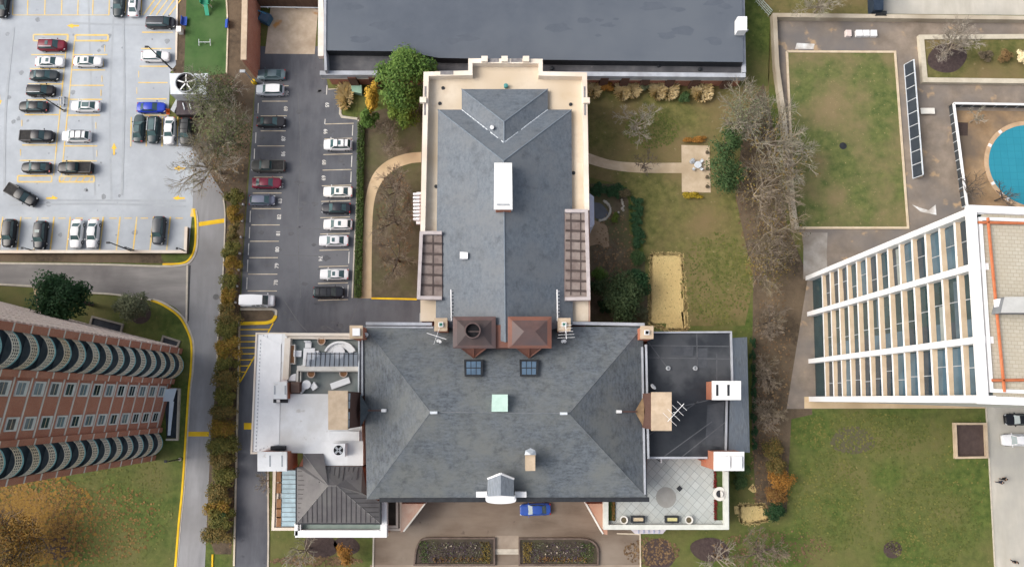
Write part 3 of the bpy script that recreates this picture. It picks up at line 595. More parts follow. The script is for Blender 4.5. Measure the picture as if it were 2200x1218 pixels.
# side terraces of the wing
for sg, q, cop in ((1, [(904, 500), (949, 500), (950, 637), (900, 637)], [(949, 500), (905, 500), (899, 639), (949, 640)]), (-1, [(1214, 454), (1261, 454), (1265, 640), (1213, 640)], [(1214, 453), (1260, 453), (1265, 641), (1214, 642)])):
    b = MB(); pris(b, q, 11.6, 0, 0, 1); tw = part('terrace_block', b, [BRICKO, BRNROOF])
    b = MB(); b.strip(WL(cop, 12.2), .5, 11.3, 12.2); part('coping', b, mat('mauve_coping', (.40, .355, .35), (.50, .45, .44)), tw)
    b = MB(); x0, x1 = (907, 950) if sg > 0 else (1215, 1260)
    for y in np.arange(522, 632, 22.5) if sg > 0 else np.arange(474, 634, 21.4): b.bar(W(x0 - (3 if sg > 0 else 0), y, 11.6), W(x1, y + 2, 11.6), .32, .14)
    for x in ((930,) if sg > 0 else (1226, 1247)): b.bar(W(x, q[0][1] + 4, 11.6), W(x, 634, 11.6), .12, .1)
    part('roof_batten', b, mat('batten_brown', (.06, .045, .042), (.09, .07, .065)), tw)
b = MB(); pris(b, [(895, 413), (912, 413), (912, 481), (894, 481)], 7.5, 6.9)
for k in range(8): b.bar(W(889, 420 + 7.6 * k, 7.5), W(903, 420 + 7.6 * k, 7.5), .3, .9)
part('balcony', b, WPAINT)
b = MB(); pris(b, [(1262, 412), (1276, 423), (1277, 482), (1262, 495)], 7, 0); part('bay_window', b, mat('bay_roof', (.46, .50, .60), (.54, .58, .68)))
# --- east wing
b = MB(); pris(b, [(1390, 714), (1571, 714), (1571, 820), (1564, 985), (1390, 985)], 8.8, 0, 0, 1); ew = part('east_wing', b, [BRICK, ROOFD])
b = MB(); b.strip(WL([(1393, 714), (1571, 713), (1574, 820)], 9.2), .25, 8.5, 9.2); b.strip(WL([(1393, 983), (1520, 983)], 9.2), .3, 8.5, 9.2); b.strip(WL([(1562, 860), (1560, 970)], 9.2), .25, 8.5, 9.2)
part('coping', b, GREYP, ew)
b = MB()
for p, q in (((1393, 742), (1570, 744)), ((1393, 768), (1570, 771)), ((1393, 890), (1560, 850)), ((1460, 985), (1560, 905)), ((1497, 716), (1498, 790)), ((1540, 760), (1540, 820)), ((1393, 735), (1434, 790)), ((1393, 935), (1500, 862)), ((1420, 985), (1530, 905))): b.bar(W(*p, 8.8), W(*q, 8.8), .14, .02)
part('membrane_seam', b, mat('seam_grey', (.075, .08, .09), (.11, .115, .125)), ew)
b = MB()
for p in ([(1445, 745), (1490, 745), (1488, 765), (1440, 762)], [(1500, 748), (1520, 748), (1520, 790), (1500, 790)], [(1520, 870), (1556, 862), (1552, 960), (1515, 955)]): b.sheet(WL(p, 8.815))
part('membrane_patch', b, mat('patch_grey', (.05, .055, .065), (.075, .08, .09), sc=.6), ew)
b = MB()
for x in (1435, 1493): b.lathe(W(x, 791, 8.8), [(.34, 0), (.34, .35), (.2, .4), (.2, .1), (0, .1)], 12)
part('roof_vent', b, GREYM, ew)
b = MB(); i0, i1, o0, o1 = W(1572, 726, 8.9), W(1565, 969, 8.9), W(1605, 724, 6.6), W(1611, 972, 6.6); b.face([i0, i1, o1, o0])
b.prism([W(1571, 726, 6.5), W(1603, 726, 6.5), W(1608, 970, 6.5), W(1565, 970, 6.5)], 0, 6.5); part('slate_apron', b, SLATEG, ew)
for x0, x1, y0, y1, kk in ((1531, 1592, 818, 859, 0), (1535, 1599, 970, 1011, 1)):
    b = MB(); pris(b, [(x0 + 1, y0 + 1), (x1 - 1, y0 + 1), (x1 - 1, y1 - 1), (x0 + 1, y1 - 1)], 12.6, 4, 0); pris(b, [(x0, y0), (x1, y0), (x1, y1), (x0, y1)], 13, 12.5, 1); ch = part('chimney', b, [BRICKO, WHITE], ew)
    b = MB()
    for x in ((x0 + 10, x0 + 34) if kk == 0 else (x0 + 24, x0 + 50)):
        if kk == 0: pris(b, [(x - 2.5, y0 + 8), (x + 2.5, y0 + 8), (x + 2.5, y0 + 32), (x - 2.5, y0 + 32)], 13.04, 12.9, 1)
        else: pris(b, [(x - 11, y0 + 10), (x + 9, y0 + 10), (x + 9, y0 + 36), (x - 11, y0 + 36)], 13.5, 12.9, 0)
    part('chimney_cap', b, [WPAINT, DARK], ch)
b = MB(); pris(b, [(1506, 988), (1537, 984), (1537, 1004)], 7.5, 4.5); part('chimney_shoulder', b, BRICKO, ew)
# --- southeast terrace
b = MB(); pris(b, [(1298, 1070), (1390, 1070), (1390, 980), (1566, 980), (1567, 1136), (1298, 1136)], 4.8, 0, 0, 1); st = part('terrace', b, [BRICKO, DIAG])
b = MB(); b.strip(WL([(1302, 1074), (1302, 1132), (1561, 1132), (1560, 1012)], 5.7), .72, 4.4, 5.7); part('terrace_parapet', b, mat('terrace_coping', (.52, .53, .48), (.62, .63, .575), sc=.8), st)
b = MB(); b.lathe(W(1431, 1068, 4.8), [(1.55, .0), (1.55, .03), (0, .03)], 32); part('stone_disc', b, mat('disc_stone', (.255, .25, .23), (.29, .285, .265)), st)
b = MB(); b.prism(WL([(1460, 1042), (1467, 1049), (1460, 1056), (1453, 1049)], 4.83), 4.79, 4.83); part('floor_drain', b, DARK, st)
b = MB(); pris(b, [(1352, 1134), (1434, 1134), (1424, 1146), (1364, 1146)], 3.2, 0); bw = part('bay_window', b, mat('mauve_glass_roof', (.48, .46, .50), (.58, .56, .60)), st)
b = MB()
for x in (1372, 1383, 1394, 1405, 1416): b.bar(W(x, 1138, 3.2), W(x, 1145, 3.2), .2, .08)
part('glazing_bar', b, mat('blue_bar', (.30, .34, .46), (.36, .40, .52)), bw)
b = MB(); b.bar(W(1407, 983, 8.2), W(1419, 991, 4.9), .15, .2, 0); b.bar(W(1420, 985, 6.6), W(1420, 994, 6.6), .2, .3, 1); part('door_canopy', b, [DARK, WPAINT], st)
# --- canted brick bays either side of the entrance
for q in ([(1253, 1073), (1297, 1073), (1297, 1137), (1288, 1135)], [(920, 1073), (872, 1073), (870, 1132), (876, 1130)]):
    b = MB(); b.prism(WL(q, 0), 0, 4.5); bay = part('canted_wall', b, BRICKO if q[0][0] > 1000 else BRICK)
    b = MB()
    for zz in (1.2, 2.6, 4.4): b.strip([W(q[0][0], q[0][1], 0), W(q[3][0], q[3][1], 0)], .22, zz, zz + .22)
    part('stone_band', b, STONEW, bay)
# --- west wing: white roofs
b = MB(); pris(b, [(606, 717), (617, 717), (617, 846), (776, 846), (779, 1000), (654, 1000), (651, 973), (618, 972), (600, 972)], 8.2, 0, 0, 1); ww = part('west_wing', b, [WPAINT, WHITE])
b = MB(); a0, a1, b0, b1 = W(604, 740, 8.25), W(600, 955, 8.25), W(552, 717, 7.0), W(541, 972, 7.0); c0, c1 = W(615, 717, 7.6), W(612, 972, 7.6)
b.face([a0, b0, b1, a1]); b.face([a0, c0, b0]); b.face([a1, b1, c1]); b.prism([W(553, 719, 6.9), W(612, 719, 6.9), W(610, 970, 6.9), W(543, 970, 6.9)], 0, 6.9)
sr = part('apron_roof', b, mat('white_seam_roof', (.72, .725, .73), (.80, .805, .81), sc=.5), ww)
b = MB(); b.strip(WL([(614, 716), (551, 716), (540, 973), (605, 973)], 7.2), .25, 6.6, 7.25); part('fascia', b, CREAM, sr)
b = MB()
for k in range(31): y = 730 + k * 7.8; b.bar(W(561 - .045 * (y - 717), y, 7.2), W(561 - .045 * (y - 717), y + 3, 7.2), .14, .08)
for k in range(6): x = 566 + 8 * k; b.bar(W(x, 719, 7.2), W(x + 1, 722 + 3 * k, 7.6), .08, .06); b.bar(W(x - 8, 969, 7.2), W(x - 7, 964 - 3 * k, 7.7), .08, .06)
part('snow_guard', b, GREYM, sr)
for x0, x1, y0, y1, z_ in ((588, 616, 820, 857, 10.5), (553, 616, 970, 1012, 11.0)):
    b = MB(); pris(b, [(x0 + 1, y0 + 1), (x1 - 1, y0 + 1), (x1 - 1, y1 - 1), (x0 + 1, y1 - 1)], z_ - .3, 5, 0); pris(b, [(x0, y0), (x1, y0), (x1, y1), (x0, y1)], z_, z_ - .35, 1); ch = part('chimney', b, [BRICKO, WHITE], ww)
    b = MB()
    for x in ((x0 + 2, x1 - 3) if y0 < 900 else (x0 + 27, x0 + 53)): pris(b, [(x - 1.6, y0 + 8), (x + 1.6, y0 + 8), (x + 1.6, y1 - 10), (x - 1.6, y1 - 10)], z_ + .04, z_ - .1)
    part('flue_slot', b, GREYM, ch)
b = MB(); pris(b, [(587, 857), (616, 857), (616, 865), (587, 865)], 8.8, 8.1, 0); pris(b, [(581, 958), (612, 958), (612, 967), (581, 967)], 8.9, 8.1, 0); part('roof_unit', b, DARK, ww)
b = MB(); pris(b, [(594, 858), (601, 858), (601, 864), (594, 864)], 9.0, 8.75); pris(b, [(706, 926), (772, 926), (772, 947), (708, 947)], 8.7, 8.1); pris(b, [(690, 947), (780, 947), (780, 999), (722, 999), (712, 972)], 8.35, 8.1); part('roof_upstand', b, WHITE, ww)
# northwest terrace
b = MB(); pris(b, [(615, 716), (776, 716), (776, 846), (606, 846), (606, 830), (615, 818)], 7.2, 0, 0, 1); nt_ = part('terrace', b, [BRICK, TERR])
b = MB(); b.strip(WL([(776, 719), (613, 718)], 8.4), .45, 7, 8.4); b.strip(WL([(770, 725), (618, 724)], 8.0), .5, 7, 8.0); b.strip(WL([(618, 726), (613, 815)], 8.36), .85, 7, 8.36); part('terrace_parapet', b, CREAM, nt_)
b = MB(); b.strip(WL([(638, 791), (770, 791)], 8.8), .8, 7, 8.8); b.strip(WL([(646, 797), (770, 797)], 8.0), .2, 7, 8.0); b.strip(WL([(639, 795), (638, 824)], 8.0), .3, 7, 8.0); b.strip(WL([(646, 797), (645, 826)], 7.9), .14, 7, 7.9); part('terrace_wall', b, STONEW, nt_)
b = MB(); b.strip(WL([(771, 731), (770, 842)], 9.2), .18, 7, 9.2); part('terrace_rail', b, GALV, nt_)
m, n, bs, co = base('awning_glass'); bs.inputs['Base Color'].default_value = (.32, .36, .42, 1); bs.inputs['Roughness'].default_value = .3; bs.inputs['Alpha'].default_value = .62
b = MB(); tl, tr, bl_, br = W(660, 757, 9.6), W(769, 757, 9.6), W(657, 787, 8.9), W(769, 787, 8.9); b.face([tl, bl_, br, tr]); aw = part('glass_awning', b, m, nt_)
b = MB()
for k in range(12): u = k / 11; b.bar(tl.lerp(tr, u), bl_.lerp(br, u), .08, .08)
b.bar(W(660, 760, 9.62), W(769, 760, 9.62), .07, .07); part('awning_bar', b, DARK, aw)
b = MB(); b.prism(WL([(625, 820), (643, 820), (643, 844), (625, 844)], 9.0), 7, 9.0); part('terrace_chimney', b, BRICKD, nt_)
# --- southwest corner: brown metal hip roof, conservatory, balcony
b = MB(); pris(b, [(641, 1004), (654, 977), (779, 1003), (812, 1075), (812, 1119), (641, 1119)], 7.8, 0); sw_ = part('southwest_wing', b, BRICK)
D = dict(w0=(638, 1123, 8), w1=(638, 1003, 8), w2=(651, 1002, 8.2), w3=(651, 974, 8.2), n0=(695, 974, 8.25), n1=(684, 1001, 8.5), n2=(779, 1001, 8.3), e0=(790, 1066, 8.9), e1=(816, 1077, 8.1), s1=(816, 1123, 8), r0=(705, 1043, 10.6), r1=(723, 1043, 10.6), k0=(742, 1030, 9.6), k1=(776, 1058, 9.6))
D = {k: W(*v) for k, v in D.items()}; b = MB(); f_ = lambda *k: b.face([D[q] for q in k])
f_('w0', 'r0', 'w1'); f_('w1', 'r0', 'w2'); f_('w2', 'r0', 'w3'); f_('w3', 'r0', 'n0'); f_('n0', 'r0', 'n1'); f_('n1', 'r0', 'r1'); f_('n1', 'r1', 'k0'); f_('n1', 'k0', 'n2'); f_('n2', 'k0', 'k1'); f_('n2', 'k1', 'e0'); f_('r1', 'k1', 'k0'); f_('r1', 'e1', 'k1'); f_('k1', 'e1', 'e0'); f_('r1', 's1', 'e1'); f_('w0', 's1', 'r1', 'r0')
for i in range(len(b.f)):
    q = [Vector(b.v[t]) for t in b.f[i]]
    if (q[1] - q[0]).cross(q[2] - q[0]).z < 0: b.f[i] = b.f[i][::-1]
hr = part('hip_roof', b, BRNMET, sw_)
b = MB()
for x in np.arange(650, 814, 10.4):
    t = W(x, 1122, 8.05); u = (x - 638) / 67 if x < 705 else ((816 - x) / 93 if x > 723 else 1)
    e_ = D['w0'].lerp(D['r0'], u) if x < 705 else (D['s1'].lerp(D['r1'], u) if x > 723 else W(x, 1043, 10.6)); b.bar(t, Vector((e_.x + (t.x - e_.x) * .0, e_.y, e_.z)), .09, .07)
for y in np.arange(1012, 1120, 9.8):
    u = (1123 - y) / 80 if y > 1043 else (y - 985) / 58; e_ = D['w0'].lerp(D['r0'], u) if y > 1043 else D['w3'].lerp(D['r0'], .16 + .84 * u); t = W(640, y, 8.1); b.bar(t, t.lerp(e_, .22), .08, .06)
for x in np.arange(690, 778, 10): t = W(x, 1003, 8.5); e_ = W(x - 4, 1036 if x < 742 else 1030, 9.9 if x < 742 else 9.3); b.bar(t, e_, .1, .08)
for y in np.arange(1060, 1120, 10): b.bar(W(814, y, 8.15), W(723 + (y - 1043) * 1.12, y, 8.0 + 2.6 * (816 - (723 + (y - 1043) * 1.12)) / 93 + .03), .07, .05)
part('standing_seam', b, SEAM, hr)
b = MB(); b.tube(D['r0'], D['r1'], .08, n=5); b.tube(D['w0'], D['r0'], .06, n=5); b.tube(D['s1'], D['r1'], .06, n=5); b.tube(D['w3'], D['r0'], .05, n=5); part('ridge_cap', b, mat('ridge_grey', (.20, .19, .18), (.27, .26, .25)), hr)
b = MB(); b.strip(WL([(637, 1004), (637, 1124), (817, 1124), (817, 1078)], 8.0), .3, 7.6, 8.0); part('gutter', b, DARK, hr)
b = MB(); pris(b, [(586, 1008), (640, 1008), (640, 1138), (584, 1138)], 3.6, 0, 0, 1); cv = part('conservatory', b, [BRICK, mat('conservatory_floor', (.42, .37, .33), (.5, .46, .41))], sw_)
b = MB(); b.strip(WL([(590, 1010), (586, 1136), (642, 1136)], 4.1), .42, 3.4, 4.1); b.strip(WL([(597, 1010), (594, 1128), (642, 1128)], 3.9), .3, 3.4, 3.9); part('conservatory_parapet', b, CREAM, cv)
b = MB(); t0, t1, b0, b1 = W(638, 1010, 5.6), W(637, 1130, 5.6), W(606, 1010, 4.0), W(604, 1130, 4.0); b.face([t0, b0, b1, t1]); part('glass_roof', b, GLASSB, cv)
b = MB()
for k in range(13): u = k / 12; b.bar(t0.lerp(t1, u), b0.lerp(b1, u), .1, .09)
part('glazing_bar', b, mat('slate_bar', (.12, .16, .18), (.17, .2, .22)), cv)
b = MB()
for y in (1024, 1048, 1082, 1101, 1120): b.box(W(600, y, 3.85), (.7, 1.5, .5))
part('planter_box', b, WOOD, cv)
b = MB(); pris(b, [(634, 1120), (830, 1120), (830, 1150), (634, 1150)], 6.0, 0, 0, 1); bc = part('balcony', b, [BRICK, mat('balcony_green', (.20, .26, .235), (.28, .34, .31), sc=.4, big=.3)], sw_)
b = MB(); b.strip(WL([(824, 1078), (824, 1147), (634, 1147)], 6.9), .95, 5.6, 6.9); b.strip(WL([(636, 1150), (636, 1124)], 6.9), .5, 5.6, 6.9); part('balcony_parapet', b, WPAINT, bc)
b = MB(); b.strip(WL([(645, 1126), (645, 1139), (816, 1139)], 6.9), .1, 6.0, 6.9)
for k in range(14): x = 650 + 12.5 * k; b.bar(W(x, 1141, 6.5), W(x + 4, 1141, 6.5), .25, .1, 1)
part('balcony_rail', b, [WPAINT, DARK], bc)
b = MB(); pris(b, [(830, 1072), (863, 1072), (863, 1140), (830, 1140)], 3.8, 0, 0, 1); bx = part('light_well', b, [BRICK, mat('well_floor', (.05, .045, .035), (.075, .065, .05))], sw_)
b = MB(); b.strip(WL([(853, 1072), (853, 1131), (830, 1131)], 4.4), .35, 3.4, 4.4); b.strip(WL([(861, 1072), (861, 1137), (830, 1137)], 4.2), .35, 3.4, 4.2); part('well_rim', b, CREAM, bx)
# ---------------------------------------------------------------- flat-roofed garage building to the north
ga = thing('garage_building', 'long low brick building with wide flat dark blue-grey roof at the top', 'building', W(1150, 20, 0))
b = MB(); b.prism(WL([(690, -120), (700, 158), (1600, 162), (1594, -120)], 4.4), 0, 4.4, 0, False, 1); part('wall', b, [BRICK, ROOFL], ga)
b = MB(); b.prism(WL([(701, -120), (701, 109), (870, 111), (942, 125), (1170, 129), (1597, 134), (1592, -120)], 6.2), 4.3, 6.2, 1, False, 0); part('roof', b, [ROOFN, DARK], ga)
rg = random.Random(4)
b = MB(); rg = random.Random(4)
for _ in range(26):
    x, y = rg.uniform(730, 1560), rg.uniform(-5, 92); r = rg.uniform(.3, 1.6); c = W(x, y, 6.2); b.sheet([(c.x + 1.8 * r * math.cos(t) * rg.uniform(.5, 1.1), c.y + .7 * r * math.sin(t) * rg.uniform(.5, 1.1), 6.2 + .004 + .0002 * _) for t in np.linspace(0, 5.8, 12)])
o_ = part('ponding_stain', b, mat('pond_stain', (.081, .095, .118), (.094, .108, .132), sc=.8), ga); o_['kind'] = 'stuff'
b = MB(); b.strip(WL([(687, 157), (1000, 157), (1602, 162)], 5.1), .75, 3.8, 5.1, 0); b.strip(WL([(1594, -120), (1599, 156)], 5.1), .6, 4, 5.1, 0); part('coping', b, GREYP, ga)
b = MB(); b.strip(WL([(699, -120), (698, 108), (700, 152)], 6.3), .4, 4, 6.35); part('roof_edge', b, GREYP, ga)
b = MB(); b.strip(WL([(690, -120), (689, 121)], 4.0), .95, 3.0, 4.0); part('west_ledge', b, STONEW, ga)
b = MB(); b.strip(WL([(690, 166), (1600, 170)], 3.7), .35, 3.3, 3.7); part('stone_band', b, STONEW, ga)
b = MB()
for x in (755, 800, 1300, 1345, 1390, 1445, 1500, 1570): b.box(W(x, 162.5, 4.5) + Vector((0, -.15, -2.3)), (1.4, .6, 4.3))
part('pilaster', b, BRICKD, ga)
b = MB()
for x, y in ((1415, 142), (1503, 150), (1185, 148)): b.lathe(W(x, y, 4.4), [(.35, 0), (.3, .3), (0, .35)], 10)
part('roof_drain', b, DARK, ga)
ac = thing('rooftop_unit', 'white boxy air unit on the east edge of the long flat roof', 'air conditioner', W(1595, 50, 6.3))
b = MB(); b.prism(WL([(1585, 36), (1605, 36), (1605, 66), (1585, 66)], 8), 6.3, 8); b.build('housing', WPAINT, ac)
b = MB(); b.bar(W(1586, 69, 7.0), W(1605, 69, 7.0), .15, .7); b.build('grille', GREYM, ac)
# walls round the service yard
o = MB(); o.strip([W(557, -90, 0), W(556, 60, 0), W(554, 168, 0)], .7, 0, 6.7, 0); o.strip([W(557, -90, 0), W(556, 60, 0), W(554, 168, 0)], .95, 6.7, 6.95, 1)
bw_ = thing('brick_wall', 'tall red brick wall along the west side of the service yard', 'wall', W(556, 60, 0)); o.build('wall', [BRICK, STONE], bw_)
o = MB()
for y in (20, 92): o.bar(W(553, y, 0), W(559, y, 0), .4, 6.6)
o.build('pipe', DARK, bw_)
yw = thing('yard_wall', 'dark brown timber wall at the north end of the service yard', 'wall', W(620, 16, 0))
o = MB(); o.strip([W(560, 14, 0), W(688, 16, 0)], .4, 0, 3.4); o.build('boards', mat('brown_boards', (.085, .055, .04), (.14, .09, .065), sc=1, st=(3, 3, .4)), yw)
o = MB()
for x in (576, 634, 676): o.tube(W(x, 18, 0), W(x - 1, 17, 4.2), .09, n=6)
o.bar(W(560, 16, 3.4), W(688, 18, 3.4), .14, .14); o.build('post', GREYM, yw)
# ---------------------------------------------------------------- brick apartment tower on the left
tw = thing('apartment_tower', 'tall red brick apartment tower with stacks of curved teal balconies', 'apartment building', W(360, 870, 0))
A = W(388, 748); B_ = W(328, 988); e = (B_ - A); L = e.length; e.normalize(); n = Vector((-e.y, e.x, 0)); wv = (W(0, 650) - A).normalized()
if n.x < 0: n = -n
Q = lambda s, dd, z: A + e * (s * L) + n * dd + Vector((0, 0, z))
TH = 56.0; FL = 3.05; Z0 = 1.4; NF = 17
b = MB(); b.prism([A, B_, B_ + wv * 46, A + wv * 46], 0, TH); part('wall', b, BRICK, tw)
b = MB(); b.prism([Q(0, 0, 0) + wv * .5 + e * .5, B_ + wv * .5 - e * .5, B_ + wv * 45, A + wv * 45], TH, TH + .3); part('roof', b, GUT, tw)
for k in range(NF + 1):
    z = Z0 + FL * k
    for s0, s1, dd in ((0, .05, .42), (.278, .322, .42), (.322, .712, .06), (.712, .754, .42), (.955, 1, .42)):
        b = MB(); b.bar(Q(s0, dd / 2, z - .11), Q(s1, dd / 2, z - .11), dd + .06, .22); part('stone_band', b, STONEW, tw)
b = MB()
for s0, s1 in ((0, .05), (.278, .322), (.712, .754), (.955, 1)): b.prism([Q(s0, -.3, 0), Q(s0, .40, 0), Q(s1, .40, 0), Q(s1, -.3, 0)], 0, TH)
part('pier', b, BRICK, tw)
b = MB()
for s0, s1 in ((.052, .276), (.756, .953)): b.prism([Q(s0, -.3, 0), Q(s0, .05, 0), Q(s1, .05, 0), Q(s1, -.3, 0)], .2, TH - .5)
part('balcony_back', b, mat('balcony_shade', (.03, .045, .058), (.05, .066, .08), sc=.8), tw)  # flat dark panels: the shade of the balcony recesses put into their colour
b = MB()
for k in range(NF * 3):
    z = .9 + FL / 3 * k; P0 = A - e * .08
    s_ = (k % 3) * 1.2
    x = 0
    while x < 46:
        l_ = 3.6; b.bar(P0 + wv * (x + s_ * .0 + .1) + Vector((0, 0, z)), P0 + wv * min(46, x + l_) + Vector((0, 0, z)), .3, .62 if k % 3 else .42); x += 3.95
part('cladding_band', b, mat('pink_stone', (.60, .50, .44), (.72, .62, .56), sc=1), tw)
rnd = random.Random(3)
for k in range(NF):
    z = Z0 + FL * k
    for s0, s1, bul in ((.05, .278, 1.5), (.754, .955, 1.25)):
        arc = [Q(s0 + (s1 - s0) * t, .25 + bul * math.sin(math.pi * t) ** .7, 0) for t in np.linspace(0, 1, 13)]; bk = [Q(s1, .0, 0), Q(s0, .0, 0)]
        m = MB(); m.prism(arc + bk, z - .32, z, 0, True, 1); ba = part('balcony', m, [BALC, mat('shaded_balcony_floor', (.10, .125, .135), (.16, .185, .19), sc=1)], tw)  # floor top coloured dark to imitate the shade inside the balcony
        m = MB(); h = 1.1
        for r_ in range(4): m.strip(arc, .07, z + .04 + r_ * (h - .1) / 3, z + .13 + r_ * (h - .1) / 3 + (.05 if r_ == 3 else 0), 0)
        tt = np.linspace(0, 1, 13)
        for t in tt:
            p = Q(s0 + (s1 - s0) * t, .25 + bul * math.sin(math.pi * t) ** .7, z); m.box(p + Vector((0, 0, h / 2)), (.10, .10, h), k=0)
        part('railing', m, LATT, ba)
        if rnd.random() < .4:
            i0 = rnd.randint(0, 6); i1 = i0 + rnd.randint(3, 6); m = MB(); m.strip([p - n * .15 for p in arc[i0:i1]], .04, z + .05, z + 1.0); part('screen', m, mat('pale_screen', (.42, .52, .55), (.55, .63, .64), sc=1), ba)
    for s0, s1 in ((.345, .442), (.572, .660)):
        m = MB(); c0, c1 = Q(s0, .02, z + .45), Q(s1, .02, z + .45); m.bar(c0, c1, .26, 2.0); wi = part('window', m, mat('window_frame', (.52, .54, .53), (.64, .66, .64), sc=1), tw)
        m = MB(); f0, f1 = s0 + (s1 - s0) * .12, s0 + (s1 - s0) * .88; m.bar(Q(f0, .10, z + 1.05), Q(f1, .10, z + 1.05), .16, 1.25); m.bar(Q(f0, .12, z + 1.65), Q(f1, .12, z + 1.65), .17, .06, 1)
        part('pane', m, [WINGL if rnd.random() < .6 else glass('light_pane', (.10, .15, .17), .2), LATT], wi)
# ---------------------------------------------------------------- white-finned tower on the right
rt = thing('white_tower', 'tall pale tower with white vertical fins, tan ledges and a paved roof', 'apartment building', W(1760, 740, 0))
RZ = 44.4; fins = WL([(2086, 452), (2096, 571), (2106, 729), (2112, 857)], RZ)
ev = (fins[3] - fins[0]); LL = ev.length; ev.normalize(); en = Vector((-ev.y, ev.x, 0))
if en.x < 0: en = -en         # pointing east, into the building
o0, o1 = fins[0], fins[3]
b = MB(); b.prism([o0 + en * 1.17, o1 + en * 1.17, o1 + en * 30, o0 + en * 30], .0, RZ - .2, 0, False, 1); part('wall', b, [WINGL, PAVER], rt)
b = MB(); b.strip([o0 + en * 30, o0 - ev * .1 + en * .0, o1 + ev * .1, o1 + en * 30], .8, RZ - .4, RZ + .3, 0); b.strip([o0 + en * 30 + ev * .9, o0 + ev * .9 + en * .9, o1 - ev * .9 + en * .9, o1 - ev * .9 + en * 30], .35, RZ - .25, RZ + .1, 0); part('parapet', b, WPAINT, rt)
b = MB(); b.prism([o1 + en * 1.3 - ev * .1, o1 + en * 30 - ev * .1, o1 + en * 30 + ev * .25, o1 + en * 1.3 + ev * .25], 0, RZ - .35); b.prism([o0 + en * 1.3 + ev * .1, o0 + en * 30 + ev * .1, o0 + en * 30 - ev * .25, o0 + en * 1.3 - ev * .25], 0, RZ - .35); part('end_wall', b, STONEW, rt)
for i, p in enumerate(fins):
    b = MB(); wd = .72 if i < 3 else .8; q = p; b.prism([q - ev * wd / 2, q + ev * wd / 2, q + ev * wd / 2 + en * 1.45, q - ev * wd / 2 + en * 1.45], 0, RZ - .1); part('fin', b, WPAINT, rt)
for k in range(13):
    z = 5.4 + 2.94 * k
    b = MB(); b.prism([o0 + en * .55, o1 + en * .55, o1 + en * 1.52, o0 + en * 1.52], z - .38, z, 0, True, 1); part('floor_ledge', b, [WPAINT, mat('tan_ledge', (.44, .34, .235), (.54, .43, .31), sc=.5, big=.15)], rt)
    for j in range(3):
        a, c = fins[j], fins[j + 1]; m = MB(); sgm = rnd.choice((.45, .55, .6, .4)); d_ = (c - a)
        m.bar(a + ev * .5 + en * 1.13 + Vector((0, 0, z)) - Vector((0, 0, a.z)), c - ev * .5 + en * 1.13 + Vector((0, 0, z - a.z)), .14, 2.4, 0)
        wi = part('window', m, glass('tower_pane_%d' % rnd.randint(0, 5), rnd.choice(((.018, .045, .06), (.04, .10, .11), (.02, .035, .05), (.05, .09, .12))), .06), rt)
        m = MB(); p = a.lerp(c, sgm) + en * 1.05; m.box((p.x, p.y, z + 1.2), (.1, .09, 2.4), math.atan2(ev.y, ev.x)); part('mullion', m, GREYM, wi)
        if rnd.random() < .6:
            u0 = rnd.choice((.06, .1, sgm + .02)); u1 = rnd.choice((sgm - .02, .94)) if u0 < sgm - .1 else .94; hh = rnd.choice((.5, .9, 1.5)); m = MB(); p0, p1 = a.lerp(c, u0) + en * 1.045, a.lerp(c, u1) + en * 1.045; m.bar((p0.x, p0.y, z + 2.4 - hh), (p1.x, p1.y, z + 2.4 - hh), .04, hh); part('blind', m, mat('blind_%d' % (k % 3), *[((.10, .14, .15), (.16, .20, .21)), ((.22, .24, .23), (.30, .32, .30)), ((.06, .09, .11), (.10, .13, .15))][k % 3]), wi)
b = MB()
for p, q in (((2122, 468), (2158, 842)), ((2101, 478), (2290, 481)), ((2130, 817), (2290, 815))): b.tube(W(*p, RZ + .1), W(*q, RZ + .1), .16, n=6)
part('roof_pipe', b, RUST, rt)
ph = MB(); ph.prism(WL([(2158, 638), (2260, 636), (2260, 672), (2150, 672)], 45.7), RZ - .2, 45.7, 0, False, 1); part('plant_room', ph, [mat('plant_wall', (.16, .17, .18), (.22, .23, .24)), mat('plant_roof', (.42, .42, .40), (.5, .5, .48), sc=.6)], rt)
ph = MB(); ph.box(W(2149, 651, RZ + .4), (.9, .8, .7)); part('roof_valve', ph, WPAINT, rt)
# ---------------------------------------------------------------- plaza on the right
def wall(name, label, pts, wd, h, m, cat='wall', z0=0): b = MB(); b.strip(WL(pts, 0), wd, z0, h); o = b.build(name, m); return tag(o, label, cat)
wall('boundary_wall', 'pale stone wall enclosing the north and west sides of the brown plaza', [(2300, 48), (1659, 41), (1664, 150), (1678, 250), (1692, 400), (1706, 498)], .75, 1.3, mat('boundary_stone', (.40, .345, .265), (.50, .44, .35), (.32, .27, .20), sc=.8, big=.2))
pl = thing('raised_planter', 'long raised stone planter bed with a bare tree and shrubs', 'planter', W(2100, 128, 0))
q = [(1980, 80), (2320, 78), (2320, 176), (1988, 172)]; b = MB(); b.prism(WL(q, .55), 0, .55); b.build('soil', GRASSP if False else GRASSN, pl)
b = MB(); b.strip(WL(q, .8), .85, 0, .8, 0, True); b.build('rim', mat('planter_stone', (.45, .40, .31), (.55, .50, .40), sc=.7), pl)
b = MB(); b.sheet([W(2035 + 42 * math.cos(a) * (1 - .1 * math.sin(2 * a)), 125 + 32 * math.sin(a), .56) for a in np.linspace(0, 6.1, 26)]); b.build('mulch', MULCH, pl)
sc_ = thing('wind_screen', 'long leaning screen of dark glass panels beside the raised lawn', 'screen', W(1958, 255, 0))
b0, b1 = W(1942, 140, 0), W(1961, 384, 0); b = MB(); N = 9
